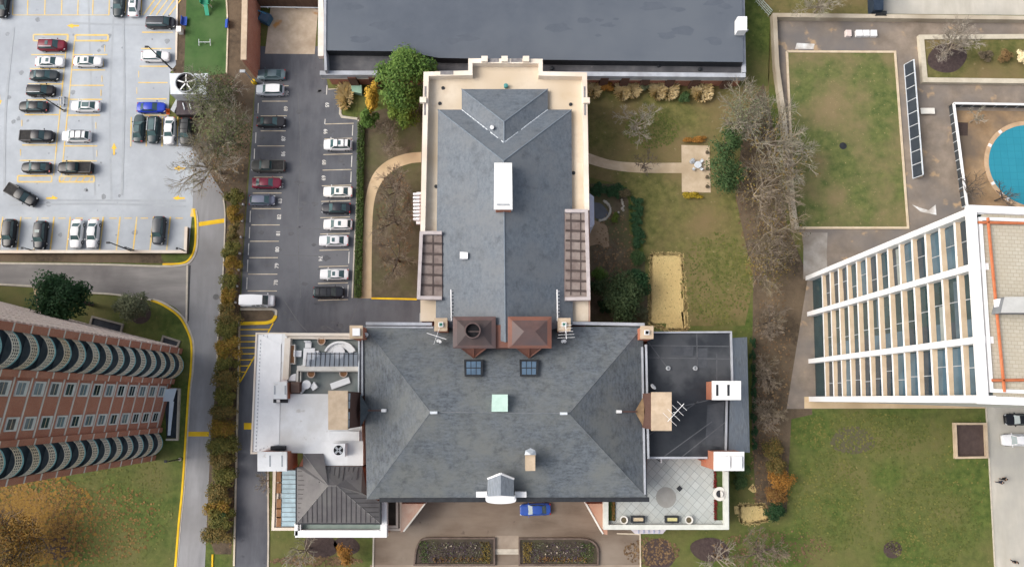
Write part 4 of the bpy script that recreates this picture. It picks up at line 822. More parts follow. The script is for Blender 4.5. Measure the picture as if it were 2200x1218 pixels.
for k in range(N):
    p = b0.lerp(b1, (k + .04) / N); q = b0.lerp(b1, (k + .96) / N); s = Vector((.55, 0, 0)); m = MB()
    m.face([p, q, q + s + Vector((0, 0, 2.0)), p + s + Vector((0, 0, 2.0))]); m.build('panel', mat('screen_panel', (.028, .036, .048), (.045, .055, .068), sc=.5, rough=.3), sc_)
m = MB()
for k in range(N + 1): p = b0.lerp(b1, k / N); m.bar(p, p + Vector((.62, 0, 2.05)), .1, .1)
m.bar(b0 + Vector((.6, 0, 2.0)), b1 + Vector((.6, 0, 2.0)), .16, .18); m.bar(b0, b1, .12, .12); m.build('frame', GALV, sc_)
lb = MB(); lb.strip([W(1966, 235, 0), W(1976, 382, 0)], .55, 0, .5); tag(lb.build('ledge_bench', STONE), 'low tan ledge running behind the dark glass screen', 'bench')
pf = thing('pool_fence', 'white-topped dark fence around the swimming pool corner', 'fence', W(2040, 230, 0))
for p, q in (((2300, 234), (2038, 230)), ((2038, 230), (2066, 446))):
    a, c = W(*p, 0), W(*q, 0); m = MB(); m.strip([a, c], .35, 1.35, 1.6); m.build('top_rail', WPAINT, pf)
    m = MB(); m.strip([a, c], .08, .1, 1.35); m.build('panel', mat('fence_panel', (.035, .04, .045), (.06, .065, .07), sc=1), pf)
    m = MB()
    for k in range(12): t = a.lerp(c, k / 11); m.box((t.x + .3, t.y, .05), (.7, .07, .08)); m.box((t.x, t.y, .7), (.1, .1, 1.4))
    m.build('post', GALV, pf)
PC, PR = (2214, 356), 7.2; c = W(*PC, 0)
po = thing('swimming_pool', 'round swimming pool under a taut teal cover', 'swimming pool', c)
m = MB(); m.lathe(c, [(PR + .75, .02), (PR + .75, .10), (PR, .10), (PR, .02)], 48); m.build('rim', mat('pool_coping', (.40, .27, .16), (.52, .37, .24), sc=.6), po)
m = MB(); m.lathe(c, [(PR + .02, .11), (PR * .6, .09), (0, .07)], 48); m.build('cover', POOL, po)
m = MB()
for a in (128, 152, 205, 222, 232): t = R(a); m.box((c.x + (PR + .4) * math.cos(t), c.y + (PR + .4) * math.sin(t), .16), (.55, .5, .14), t)
m.build('anchor', WPAINT, po)
sheetz = MB(); sheetz.sheet([W(x, y, .02) for x, y in [(2048, 238), (2300, 240), (2300, 446), (2072, 446)]]); struct('pool_deck', sheetz, mat('pool_deck_mat', (.24, .155, .085), (.36, .245, .14), (.15, .115, .085), sc=.4, big=.15))
m = MB(); m.sheet(WL([(2056, 263), (2080, 264), (2079, 292), (2056, 292)], .04)); struct('drain_pit', m, MULCH)
m = MB(); m.sheet(WL([(1712, 93), (1750, 95), (1748, 106), (1708, 106)], .03)); m.sheet(WL([(1960, 440), (1978, 455), (2012, 462), (2010, 440), (1995, 452), (1975, 446)], .03)); struct('white_patch', m, mat('lime_wash', (.58, .58, .57), (.74, .74, .73), (.42, .38, .34), sc=.8, big=.5))
for i, (x, w_) in enumerate(((1822, 14), (1845, 16), (1860, 16), (1876, 16))):
    t = thing('concrete_block', ['small pinkish block set apart at the west end of the plaza row', 'first of three touching white blocks, next to the lone pinkish one', 'middle of the three white blocks on the plaza', 'white block with a scuffed top at the east end of the row'][i], 'block', W(x, 73, 0), 'white blocks standing on the plaza')
    m = MB(); c = W(x, 73, .3); m.box((c.x, c.y, .3), (w_ / 13 * .92, 1.15, .6), k=0, taper=.97); m.build('slab', mat('pink_block', (.70, .60, .56), (.78, .68, .64)) if i == 0 else WPAINT, t)
    m = MB(); m.box((c.x, c.y, .63), (w_ / 13 * .7, .85, .05)); m.build('lid', WHITE if i else mat('pink_lid', (.66, .55, .5), (.72, .6, .56)), t)
bn = thing('plaza_bench', 'pale flat bench slab on the paving east of the screen', 'bench', W(1993, 239, 0))
m = MB(); c = W(1993, 239, .45); m.box((c.x, c.y, .45), (2.4, 1.05, .14)); m.build('seat', STONEW, bn)
for s in (-.8, .8): m = MB(); m.box((c.x + s, c.y, .19), (.25, .8, .38)); m.build('leg', STONE, bn)
mh = MB(); c = W(1811, 314, .1); mh.lathe(c, [(.62, 0), (.62, .06), (.5, .06), (.5, .03), (0, .03)], 20); tag(mh.build('manhole_cover', DARK), 'round dark manhole cover in the raised plaza lawn', 'manhole cover')
mh = MB(); c = W(464, 638, .0); mh.lathe(c, [(.5, .03), (.5, .05), (.4, .05), (.4, .04), (0, .04)], 20); tag(mh.build('manhole_cover', mat('iron_cover', (.11, .11, .11), (.16, .16, .16))), 'round iron manhole cover in the grey road beside the hedge', 'manhole cover')
pt = thing('tree_pit_wall', 'square sunken pit with tan rim and dark brown floor by the drive', 'planter', W(2088, 945, 0))
q = [(2053, 910), (2119, 910), (2122, 982), (2056, 983)]; m = MB(); m.strip(WL(q, .7), .32, 0, .7, 0, True); m.build('rim', STONE, pt)
m = MB(); m.prism(WL(q, .12), 0, .12); m.build('soil', mat('pit_brown', (.058, .04, .036), (.08, .056, .05), sc=1), pt)
# corner railings, gates, canopies near the edges
gr = thing('metal_railing', 'short grey-green metal railing by the plaza corner', 'railing', W(1640, 22, 0))
for p, q in (((1622, 6), (1650, 36)), ((1629, 2), (1655, 30))):
    m = MB(); a, c = W(*p, 0), W(*q, 0)
    for z in (.5, 1.05): m.tube(a + Vector((0, 0, z)), c + Vector((0, 0, z)), .06, n=6)
    for k in range(5): t = a.lerp(c, k / 4); m.tube(t, t + Vector((0, 0, 1.05)), .05, n=5)
    m.build('rail', mat('green_rail', (.35, .42, .38), (.45, .52, .47)), gr)
m = MB(); m.prism(WL([(1876, -30), (1899, -30), (1898, 22), (1878, 22)], 2.2), 0, 2.2); m2 = thing('dumpster', 'dark navy steel dumpster beside the lawn edge at the top', 'dumpster', W(1887, 6, 0)); m.build('bin', mat('navy_steel', (.018, .03, .05), (.03, .045, .07), rough=.5), m2)
m = MB(); m.prism(WL([(1874, -32), (1901, -32), (1900, -4), (1876, -4)], 2.45), 2.2, 2.45); m.build('lid', DARK, m2)
m2 = thing('dumpster', 'small dark bin with a peaked lid below the navy dumpster', 'dumpster', W(1892, 31, 0)); m = MB(); m.prism(WL([(1880, 24), (1905, 24), (1906, 36), (1879, 36)], 1.2), 0, 1.2); m.build('bin', mat('slate_steel', (.05, .06, .08), (.07, .08, .1)), m2)
m = MB(); a = WL([(1880, 24), (1905, 24), (1906, 36), (1879, 36)], 1.2); rr = (W(1882, 30, 1.7), W(1903, 30, 1.7)); m.face([a[0], rr[0], rr[1], a[1]][::-1]); m.face([a[3], a[2], rr[1], rr[0]]); m.build('lid', DARK, m2)
# ramp canopy and light wells beside the apartment tower
rc = thing('ramp_canopy', 'narrow blue-white glazed canopy over a ramp at the tower foot', 'canopy', W(368, 890, 0))
m = MB(); m.strip(WL([(352, 834), (384, 836), (380, 944), (356, 944)], .5), .3, 0, .5, 0); m.build('kerb_wall', KERB, rc)
m = MB(); q = WL([(353, 838), (382, 838), (378, 940), (358, 940)], .06); m.sheet(q); m.build('ramp_floor', mat('ramp_dark', (.03, .04, .05), (.05, .06, .075)), rc)
m = MB(); a = [W(352, 836, 1.9), W(380, 834, 1.9), W(372, 862, 1.6), W(350, 862, 1.6)]; m.face(a[::-1]); a = [W(364, 862, 1.6), W(374, 862, 1.6), W(366, 935, .6), W(360, 935, .6)]; m.face(a[::-1]); m.build('roof_glass', mat('canopy_pale', (.50, .58, .66), (.62, .70, .76), sc=.4), rc)
for q, lab in (([(198, 680), (263, 697), (258, 716), (192, 698)], 'larger dark light well with a pale rim beside the tower'), ([(350, 722), (385, 733), (378, 752), (344, 742)], 'small dark grey light well by the tower corner')):
    t = thing('light_well', lab, 'light well', W(*q[0], 0)); m = MB(); m.strip(WL(q, .3), .3, 0, .3, 0, True); m.build('rim', mat('well_stone', (.22, .2, .17), (.3, .27, .23)), t); m = MB(); m.sheet(WL(q, .04)); m.build('grating', mat('well_dark', (.03, .034, .042), (.05, .055, .065)), t)
# deck edge wall, playground fence, cooling tower
dw = thing('deck_wall', 'low white-capped wall along the south edge of the parking deck', 'wall', W(200, 542, 0))
m = MB(); m.strip(WL([(-160, 543), (403, 543), (405, 490)], .0), .4, 0, .85, 0); m.strip(WL([(-160, 543), (403, 543), (405, 490)], 0), .5, .85, .95, 1); m.build('wall', [mat('wall_dark', (.10, .075, .06), (.15, .12, .1)), CREAM], dw)
ct = thing('cooling_tower', 'big white cooling unit with a large round fan', 'cooling tower', W(406, 185, 0))
m = MB(); m.prism(WL([(364, 158), (447, 158), (444, 203), (366, 203)], 4.2), 0, 4.2, 0, False, 0); m.build('housing', GALV, ct)
c = W(401, 180, 4.2); m = MB(); m.lathe(c, [(1.75, 0), (1.75, .55), (1.6, .55), (1.6, .1)], 32, 0); m.lathe(c, [(1.6, .1), (0, .1)], 32, 1); m.build('fan_shroud', [GREYM, BLACK], ct)
for k in range(5): m = MB(); t = R(72 * k + 20); m.bar(c + Vector((.2 * math.cos(t), .2 * math.sin(t), .3)), c + Vector((1.52 * math.cos(t), 1.52 * math.sin(t), .3)), .22, .05); m.build('fan_blade', WPAINT, ct)
t = thing('equipment_skid', 'dark equipment skid with pipes just below the cooling unit', 'equipment', W(400, 232, 0))
m = MB(); m.prism(WL([(380, 216), (428, 214), (430, 246), (378, 247)], 1.5), 0, 1.5); m.build('base', mat('brown_black', (.055, .045, .05), (.08, .065, .07)), t)
for x in (393, 407): m = MB(); m.tube(W(x, 222, 1.6), W(x + 4, 236, 1.6), .12, n=6); m.build('pipe', GALV, t)
m = MB(); m.prism(WL([(366, 236), (378, 214), (384, 218), (374, 242)], 1.0), 0, 1.0); m.build('duct', GREYM, t)
# playground
sl_ = thing('playground_slide', 'green plastic play slide on the artificial turf', 'slide', W(443, 6, 0))
c = W(443, 6, 1.0); m = MB(); m.box((c.x, c.y + .2, 1.3), (1.5, 1.4, .15)); m.box((c.x - .7, c.y + .2, 1.65), (.12, 1.4, .6)); m.box((c.x + .7, c.y + .2, 1.65), (.12, 1.4, .6)); m.build('platform', paint('green_plastic', (.02, .25, .14), .4), sl_)
m = MB(); m.face([(c.x - .35, c.y - .5, 1.3), (c.x - .35, c.y - 2.0, .15), (c.x + .35, c.y - 2.0, .15), (c.x + .35, c.y - .5, 1.3)]); m.build('chute', paint('teal_plastic', (.05, .35, .22), .4), sl_)
for dx in (-.65, .65):
    for dy in (-.4, .8): m = MB(); m.tube((c.x + dx, c.y + dy, 0), (c.x + dx, c.y + dy, 1.3), .06); m.build('post', WPAINT, sl_)
for x, y, lab in ((397, 46, 'blue bench at the west edge of the play turf'), (487, 51, 'narrow blue bench at the east edge of the play turf')):
    t = thing('blue_bench', lab, 'bench', W(x, y, 0), 'blue benches on the play turf'); c = W(x, y, .45); m = MB(); m.box((c.x, c.y, .45), (.75 if x < 400 else .5, 1.6, .08)); m.build('seat', BLUEP, t)
    m = MB(); m.box((c.x - (.42 if x < 400 else -.3), c.y, .75), (.08, 1.6, .5)); m.build('backrest', BLUEP, t)
    for dy in (-.6, .6): m = MB(); m.box((c.x, c.y + dy, .2), (.5, .1, .4)); m.build('leg', DARK, t)
t = thing('seesaw', 'pale metal seesaw frame in the middle of the play turf', 'seesaw', W(439, 91, 0)); c = W(439, 91, .5)
m = MB(); m.tube((c.x - 1.05, c.y, .5), (c.x + 1.05, c.y, .5), .06); m.build('beam', GALV, t)
for s in (-1.0, 1.0): m = MB(); m.tube((c.x + s, c.y - .55, .25), (c.x + s, c.y + .55, .55), .06); m.build('handle', GALV, t)
m = MB(); m.tube((c.x, c.y, 0), (c.x, c.y, .5), .09); m.build('base', GALV, t)
# service yard things
t = thing('dumpster', 'blue steel dumpster standing askew in the service yard', 'dumpster', W(574, 46, 0)); c = W(574, 46, 0)
m = MB(); m.box((c.x, c.y, .75), (1.7, 1.6, 1.4), R(-25), taper=1.08); m.build('bin', mat('blue_steel', (.03, .09, .16), (.05, .13, .21), sc=1, rough=.5), t)
m = MB(); m.box((c.x + .08, c.y - .1, 1.5), (1.5, 1.35, .1), R(-25)); m.build('lid', mat('slate_lid', (.06, .10, .15), (.09, .13, .18)), t)
m = MB(); m.box((c.x - .45, c.y + .85, 1.5), (1.6, .2, .14), R(-25)); m.build('rim', mat('light_blue_rim', (.06, .22, .36), (.1, .28, .42)), t)
for x, y, lab in ((553, 61, 'upper orange traffic barrel by the yard wall'), (555, 75, 'lower orange traffic barrel by the yard wall')):
    t = thing('traffic_barrel', lab, 'traffic barrel', W(x, y, 0), 'orange barrels by the yard wall'); c = W(x, y, 0)
    m = MB(); m.lathe(c, [(.40, .0), (.36, .5), (.30, 1.0), (0, 1.02)], 14); m.build('body', ORANGE, t); m = MB(); m.lathe(c, [(.372, .45), (.35, .62)], 14); m.lathe(c, [(.335, .75), (.318, .9)], 14); m.build('stripe', WPAINT, t)
    m = MB(); m.lathe(c, [(.5, 0), (.5, .08), (.38, .1)], 14); m.build('base', TYRE, t)
t = thing('barricade', 'white striped barricade board leaning by the orange barrels', 'barricade', W(546, 71, 0))
for k in (0, 1): m = MB(); m.bar(W(543, 67 + 6 * k, .5 + .5 * k), W(552, 73 + 6 * k, .5 + .5 * k), .08, .3); m.build('board', WPAINT, t)
m = MB(); m.bar(W(546, 70, 0), W(546, 77, 0), .1, 1.1); m.build('leg', DARK, t)
# ---------------------------------------------------------------- vehicles
SPEC = {  # length, width, belt height, roof height, cabin base rear, roof rear, roof front, cabin base front, hood height
    'sedan': (4.85, 1.86, .98, 1.46, -1.78, -1.02, .42, 1.18, .90), 'coupe': (4.7, 1.84, .95, 1.38, -1.75, -.85, .35, 1.1, .88),
    'hatch': (4.3, 1.78, .98, 1.52, -2.0, -1.5, .55, 1.3, .90), 'suv': (4.75, 1.92, 1.12, 1.75, -2.2, -1.85, .55, 1.25, 1.06),
    'wagon': (4.8, 1.86, 1.0, 1.55, -2.2, -1.75, .45, 1.2, .92), 'pickup': (5.7, 2.02, 1.15, 1.86, -.62, -.45, .85, 1.5, 1.12),
    'van': (5.6, 2.02, 1.2, 2.1, -2.72, -2.62, 1.2, 1.95, 1.12), 'minivan': (5.0, 1.96, 1.1, 1.75, -2.35, -2.0, .9, 1.7, 1.0)}
def car(name, label, px, py, kind, colour, deg, roof='plain', rails=False, ln=None, group='cars parked in the lots', bed='open', roofcol=None):
    Ln, Wd, zb, zr, xb0, xr0, xr1, xb1, zh = SPEC[kind]; k = 1.0
    if ln: k = ln / Ln
    p = W(px, py, .8); t = thing(name, label, {'pickup': 'pickup truck', 'van': 'van', 'minivan': 'van', 'suv': 'suv'}.get(kind, 'car'), (p.x, p.y, .05 if px < 420 and py < 545 else .03), group, R(deg))
    t.scale = (k, 1.0, 1.0)
    body = paint('paint_%d_%d_%d' % tuple(int(v * 1000) for v in colour), colour); h = Wd / 2; Lh = Ln / 2; bd = lambda mb, nm, m, par=t, sm=False: mb.build(nm, m, par, sm, local=True)
    # lower body: cross-sections along the length
    st = [(-Lh, .78, .55, .0), (-Lh + .08, .88, .62, 0), (-Lh + .3, .965, 1, 0), (-Lh * .5, 1, 1, 0), (0, 1, 1, 0), (xb1 + .1, .99, 1, 0), (Lh - .75, .965, .97, 1), (Lh - .3, .90, .93, 1), (Lh - .08, .78, .80, 1), (Lh, .62, .66, 1)]
    m = MB(); rows = []
    for x, fw, fz, fr in st:
        tail = (zb if kind in ('suv', 'van', 'wagon', 'hatch', 'minivan', 'pickup') else zb - .02)
        top = (zb if x <= xb1 + .1 else zh) * (1 if fz > .9 else (.82 + .18 * fz if fr == 0 else .8 + .2 * fz)); top = tail * (.93 if fz < 1 and not fr else 1) if not fr and x < 0 else top
        wd = h * fw; rows.append([(x, -wd, .32), (x, -wd, top * .62), (x, -wd * .95, top - .05), (x, -wd * .55, top + .02), (x, 0, top + .04), (x, wd * .55, top + .02), (x, wd * .95, top - .05), (x, wd, top * .62), (x, wd, .32)])
    n = len(rows[0]); i0 = 0
    for r in rows: m.v += r
    for a in range(len(rows) - 1):
        for b in range(n - 1): m.f.append((a * n + b, (a + 1) * n + b, (a + 1) * n + b + 1, a * n + b + 1)); m.m.append(0)
    m.f.append(tuple(range(n))); m.m.append(0); m.f.append(tuple((len(rows) - 1) * n + q for q in range(n))[::-1]); m.m.append(0)
    m.f.append((0, n - 1, len(rows) * n - 1, (len(rows) - 1) * n)); m.m.append(0)
    for s in (-1, 1): m.box((xb1 - .12, s * (h + .09), zb + .06), (.14, .2, .14))       # mirrors
    bo = bd(m, 'body', body, t, True)
    # cabin
    wb, wr = h * .92, h * (.70 if kind in ('sedan', 'coupe', 'hatch') else .76 if kind != 'van' else .86); z0, z1 = zb - .03, zr - .05
    B0, B1, B2, B3 = (xb0, -wb * .88, z0), (xb0, wb * .88, z0), (xb1, wb * .93, z0), (xb1, -wb * .93, z0); R0, R1, R2, R3 = (xr0, -wr * .9, z1), (xr0, wr * .9, z1), (xr1, wr * .97, z1), (xr1, -wr * .97, z1)
    V = Vector; ins = lambda a, b, c, d, u: [V(q).lerp((V(a) + V(b) + V(c) + V(d)) / 4, u) for q in (a, b, c, d)]
    m = MB()
    for q in ((B0, B3, R3, R0), (B2, B1, R1, R2), (B3, B2, R2, R3), (B1, B0, R0, R1)): m.face(q)
    bd(m, 'pillar', body)
    def pane(nm, q, u, mt): 
        m = MB(); f = ins(*q, u); nn = (f[1] - f[0]).cross(f[2] - f[0]).normalized() * .015; m.face([v + nn for v in f]); bd(m, nm, mt)
    pane('windshield', (B3, B2, R2, R3), .10, GLASS)
    if kind == 'van':
        for i in range(3): 
            for s in (-1, 1):
                m = MB(); x = .9 - .75 * i; y = s * (wb - (wb - wr) * .45 + .012); m.face([(x, y + .06 * s, 1.35), (x + .55, y + .06 * s, 1.35), (x + .55, y - .02 * s, 1.85), (x, y - .02 * s, 1.85)][::s]); bd(m, 'side_window', GLASS)
    else:
        pane('rear_window', (B1, B0, R0, R1), .13, GLASS); pane('side_window', (B0, B3, R3, R0), .13, GLASS); pane('side_window', (B2, B1, R1, R2), .13, GLASS)
    m = MB(); G = []
    for i in range(7):
        u = i / 6; x = xr0 + (xr1 - xr0) * u; ww = wr * (.9 + .13 * math.sin(math.pi * min(1, u * .9 + .1))); zz = zr - .045 * (2 * u - 1) ** 2; m.v += [(x, -ww, zz - .07), (x, -ww * .6, zz - .012), (x, 0, zz), (x, ww * .6, zz - .012), (x, ww, zz - .07)]
    for i in range(6):
        for j in range(4): m.f.append((i * 5 + j, (i + 1) * 5 + j, (i + 1) * 5 + j + 1, i * 5 + j + 1)); m.m.append(0)
    ro = bd(m, 'roof', body if not roofcol else roofcol, t, True)
    if roof == 'sunroof': m = MB(); m.box(((xr0 + xr1) / 2 + .22, 0, zr + .015), (.5, wr * 1.05, .03)); m.build('sunroof', GLASS, ro, local=True)
    if roof == 'glass': m = MB(); m.box(((xr0 + xr1) / 2, 0, zr + .015), ((xr1 - xr0) * .82, wr * 1.3, .03)); m.build('sunroof', GLASS, ro, local=True)
    if rails:
        for s in (-1, 1): m = MB(); m.bar((xr0 + .05, s * wr * .93, zr - .03), (xr1 - .1, s * wr * .93, zr - .03), .07, .09); m.build('roof_rail', GALV if rails == 1 else DARK, ro, local=True)
        for x in (.25, .7) if rails > 1 else (): m = MB(); m.box((xr0 + (xr1 - xr0) * x, 0, zr + .05), (.09, wr * 1.8, .05)); m.build('roof_bar', DARK, ro, local=True)
    if kind == 'pickup':
        m = MB(); xa, xe = -Lh + .14, xb0 - .12; m.k = 0
        if bed == 'open':
            m.box(((xa + xe) / 2, 0, zb + .015), (xe - xa, Wd * .80, .08)); bd(m, 'bed_liner', mat('bed_liner_mat', (.02, .02, .022), (.04, .038, .036), sc=2))
            m = MB()
            for s in (-1, 1): m.box(((xa + xe) / 2, s * h * .89, zb + .06), (xe - xa, .13, .14))
            m.box((xa - .03, 0, zb + .06), (.12, Wd * .85, .14)); bd(m, 'bed_rail', body)
        else:
            m.box(((xa + xe) / 2, 0, zb + .06), (xe - xa, Wd * .88, .16)); bd(m, 'bed_cover', mat('bed_cover_mat', (.05, .055, .06), (.09, .09, .095), sc=2, rough=.5))
    for x in (-Lh * .62, Lh * .60):
        for s in (-1, 1):
            m = MB(); m.tube((x, s * (h - .2), .34), (x, s * (h + .02), .34), .34, n=14); wh = bd(m, 'wheel', TYRE); m = MB(); m.tube((x, s * (h + .0), .34), (x, s * (h + .03), .34), .2, n=10); m.build('rim', RIM, wh, local=True)
    for s in (-1, 1):
        m = MB(); m.box((Lh - .16, s * h * .68, zh * .80), (.28, .34, .12), -s * R(28)); bd(m, 'headlight', LAMPG)
        m = MB(); m.box((-Lh + .10, s * h * .72, zb * .84), (.18, .32, .13), s * R(16)); bd(m, 'taillight', LAMPR)
    return t
WHC, BLK, DGR, CHA, SIL = (.74, .74, .75), (.010, .011, .014), (.022, .034, .040), (.040, .044, .052), (.42, .45, .50)
E_, W_, N_, S_ = 0, 180, 90, -90
for a in [
    ('Black car cut off by the top left corner of the deck', 6, 10, 'sedan', BLK, S_),
    ('dark teal-grey sedan beside the white one at the top of the deck', 255, 8, 'sedan', DGR, S_),
    ('white sedan with sunroof parked against the hatched bay at the top', 288, 8, 'sedan', WHC, N_, 'sunroof'),
    ('long dark grey van-like wagon with pale roof rails by the deck edge', 345, 49, 'minivan', CHA, E_, 'plain', 1),
    ('maroon suv with silver roof rails below the yellow box', 112, 98, 'suv', (.16, .010, .025), E_, 'sunroof', 1),
    ('white sedan with sunroof directly below the maroon suv', 107, 133, 'sedan', WHC, E_, 'sunroof'),
    ('white sedan facing the maroon suv row across the yellow spine', 189, 132, 'sedan', (.72, .72, .72), E_, 'sunroof'),
    ('blackish sedan with pale roof shine, two below the maroon suv', 95, 162, 'sedan', (.02, .028, .034), E_),
    ('black suv with pale roof rails and a luggage box', 88, 195, 'suv', (.012, .012, .015), E_, 'plain', 1),
    ('black sedan nose to the left, beside the deck lamp', 72, 229, 'sedan', BLK, W_),
    ('white sedan with large dark glass roof in the spine row', 184, 228, 'sedan', WHC, W_, 'glass'),
    ('black pickup truck with covered bed and white hood shine', 80, 293, 'pickup', (.012, .013, .018), E_),
    ('white suv with roof bars beside the black pickup truck', 165, 293, 'suv', WHC, W_, 'plain', 2),
    ('black sedan between the yellow box and the empty stall', 78, 360, 'sedan', BLK, W_),
    ('black pickup with grey covered bed above the yellow hatched box', 163, 361, 'pickup', BLK, W_),
    ('black pickup truck driving diagonally across the deck aisle', 46, 419, 'pickup', (.012, .014, .018), -29),
    ('white hatchback under the leaning lamp pole at the deck edge', 334, 121, 'wagon', WHC, E_),
    ('bright blue sedan near the cooling unit', 325, 231, 'sedan', (.015, .045, .40), E_),
    ('dark green-grey sedan with glass roof, leftmost of the four nose-to-aisle cars', 298, 276, 'sedan', (.045, .065, .07), N_, 'glass'),
    ('dark teal suv with roof rails next to the white sedan', 330, 279, 'suv', (.022, .038, .045), S_, 'glass', 1),
    ('white sedan squeezed between the teal suv and the grey jeep', 364, 281, 'sedan', WHC, S_),
    ('dark grey off-roader under the bare branches', 399, 283, 'suv', (.035, .038, .040), S_, 'plain', 2),
    ('black suv leftmost in the bottom deck row', 20, 501, 'suv', BLK, S_),
    ('black suv with open sunroof beside an empty stall in the bottom row', 87, 505, 'suv', (.012, .015, .022), S_, 'sunroof'),
    ('white sedan, left one of the pair in the bottom deck row', 164, 502, 'sedan', (.72, .73, .74), S_),
    ('white sedan, right one of the pair in the bottom deck row', 199, 502, 'sedan', WHC, S_),
    ('charcoal compact suv alone near the deck corner', 341, 495, 'suv', (.045, .052, .062), S_),
]:
    nm = 'parked_pickup' if a[3] == 'pickup' else 'parked_suv' if a[3] == 'suv' else 'parked_car'
    lab = a[0][0].lower() + a[0][1:]
    car(nm, lab, *a[1:], group='cars on the parking deck')
for a in [
    ('teal-grey sedan first in the left row of the asphalt lot', 583, 160, 'sedan', (.13, .18, .20), W_),
    ('silver suv with white roof second in the left lot row', 581, 194, 'suv', SIL, W_, 'plain', False, None, WPAINT),
    ('black sedan with teal windshield between stalls 89 and 87', 582, 262, 'sedan', (.025, .024, .028), E_),
    ('grey-brown pickup with a cap over its bed', 577, 357, 'pickup', (.085, .085, .078), W_),
    ('dark red sedan partly under the bare tree branches', 573, 393, 'sedan', (.17, .018, .04), E_),
    ('blue-grey hatchback beside stall number 83', 563, 430, 'hatch', (.14, .155, .21), E_),
    ('white cargo van parked by the yellow hatched island', 553, 646, 'van', (.78, .79, .80), E_),
    ('white suv with sunroof topmost in the right lot row', 726, 311, 'suv', WHC, W_, 'sunroof', 2),
    ('white sedan with cream hood just above the black sedan', 726, 412, 'sedan', (.78, .76, .72), W_, 'sunroof'),
    ('black sedan with pale rear window in the right lot row', 722, 447, 'sedan', (.022, .024, .032), W_),
    ('white wagon with sunroof just below the black sedan', 726, 482, 'wagon', (.74, .72, .71), W_, 'sunroof'),
    ('white sedan with sunroof just above the empty stall 74', 717, 517, 'sedan', (.70, .70, .72), W_, 'sunroof'),
    ('white coupe with black rear glass just below the empty stall 74', 718, 589, 'coupe', (.72, .72, .73), W_, 'sunroof'),
    ('black suv with dark roof bars at the bottom of the right lot row', 706, 628, 'suv', (.018, .020, .026), E_, 'plain', 2, 5.0),
]:
    q = list(a); rc = None
    if len(q) > 9: rc = q.pop()
    nm = 'parked_van' if q[3] == 'van' else 'parked_pickup' if q[3] == 'pickup' else 'parked_suv' if q[3] == 'suv' else 'parked_car'
    car(nm, *q, group='cars in the asphalt lot', roofcol=rc)
car('parked_car', 'bright blue sedan at the mansion front entrance', 1150, 1094, 'sedan', (.03, .085, .36), 182, group=None)
car('parked_car', 'black sedan half hidden at the right edge of the drive', 2192, 901, 'sedan', BLK, W_, group=None)
car('parked_car', 'white sedan at the right edge of the concrete drive', 2186, 945, 'sedan', WHC, W_, group=None)
# ---------------------------------------------------------------- lamps, poles
def lamp(label, base, top, m, heads=1, hd=(.55, .3, .14), group='lamp posts round the parking deck'):
    b0 = W(*base, .05); t0 = W(*top, 0); r0 = Vector((b0.x, b0.y)).length; r1 = Vector((t0.x, t0.y)).length; zt = H * (1 - r0 / r1)
    t = thing('lamp_post', label, 'lamp post', b0, group); p = MB(); p.tube(b0, (b0.x, b0.y, zt), .13, .08, 8); p.build('pole', m, t)
    p = MB(); p.tube(b0, (b0.x, b0.y, .4), .28, .22, 10); p.build('base', KERB, t)
    for i in range(heads): p = MB(); p.box((b0.x - .35 + .7 * i, b0.y, zt), hd); p.build('lamp_head', m, t)
    return t
lamp('tall black lamp post beside the cooling unit, leaning over the white hatchback', (371, 151), (314, 106), DARK)
lamp('black lamp post standing between the black sedans on the deck', (137, 238), (85, 211), DARK)
lamp('black lamp post on the south deck wall beside the two white sedans', (287, 541), (239, 517), DARK)
lamp('short dark lamp at the west end of the deck wall', (72, 539), (53, 531), DARK, 1, (.35, .35, .2))
lamp('short dark lamp just right of the taller deck wall lamp', (293, 540), (275, 531), DARK, 1, (.35, .35, .2))
lamp('short dark lamp at the deck wall corner', (401, 541), (386, 532), DARK, 1, (.35, .35, .2))
lamp('dark garden lamp post on the lawn by the curving yellow kerb', (387, 986), (361, 992), DARK, 1, (.4, .4, .25), None)
t = lamp('wall-side lamp post on a yellow concrete base by the lot', (548, 181), (525, 154), GREYM, 1, (.9, .5, .14), None)
p = MB(); c = W(548, 180, 0); p.tube(c, c + Vector((0, 0, 1.1)), .36, .36, 12); p.build('footing', YEL, t)
t = thing('equipment_trolley', 'flat trolley frame lying beside the deck lamp', 'trolley', W(131, 216, 0)); p = MB()
for x in (127, 132, 138): p.bar(W(x, 209, .5), W(x - 1, 227, .5), .14, .12)
p.bar(W(126, 209, .5), W(139, 209, .5), .14, .12); p.bar(W(124, 227, .5), W(138, 227, .5), .14, .12); p.build('frame', GREYM, t)
for x, y in ((127, 210), (138, 210), (125, 226), (137, 226)): p = MB(); c = W(x, y, .2); p.tube(c, c + Vector((0, .12, 0)), .2); p.build('wheel', TYRE, t)
t = thing('ticket_booth', 'small white box beside the dark grey wagon at the deck edge', 'box', W(383, 62, 0)); p = MB(); p.prism(WL([(379, 57), (388, 57), (388, 68), (379, 68)], 1.2), 0, 1.1); p.build('cabinet', WPAINT, t); p = MB(); p.prism(WL([(378.5, 56.5), (388.5, 56.5), (388.5, 68.5), (378.5, 68.5)], 1.25), 1.1, 1.25); p.build('lid', WHITE, t)
for i, (x, y) in enumerate(((361, 238), (361, 243))):
    t = thing('traffic_cone', ('upper', 'lower')[i] + ' orange traffic cone by the blue sedan', 'traffic cone', W(x, y, 0), 'cones by the blue sedan'); c = W(x, y, .05); p = MB(); p.lathe(c, [(.24, 0), (.05, .75), (0, .76)], 12); p.build('cone', ORANGE, t); p = MB(); p.box((c.x, c.y, .07), (.6, .6, .06)); p.build('base', ORANGE, t)
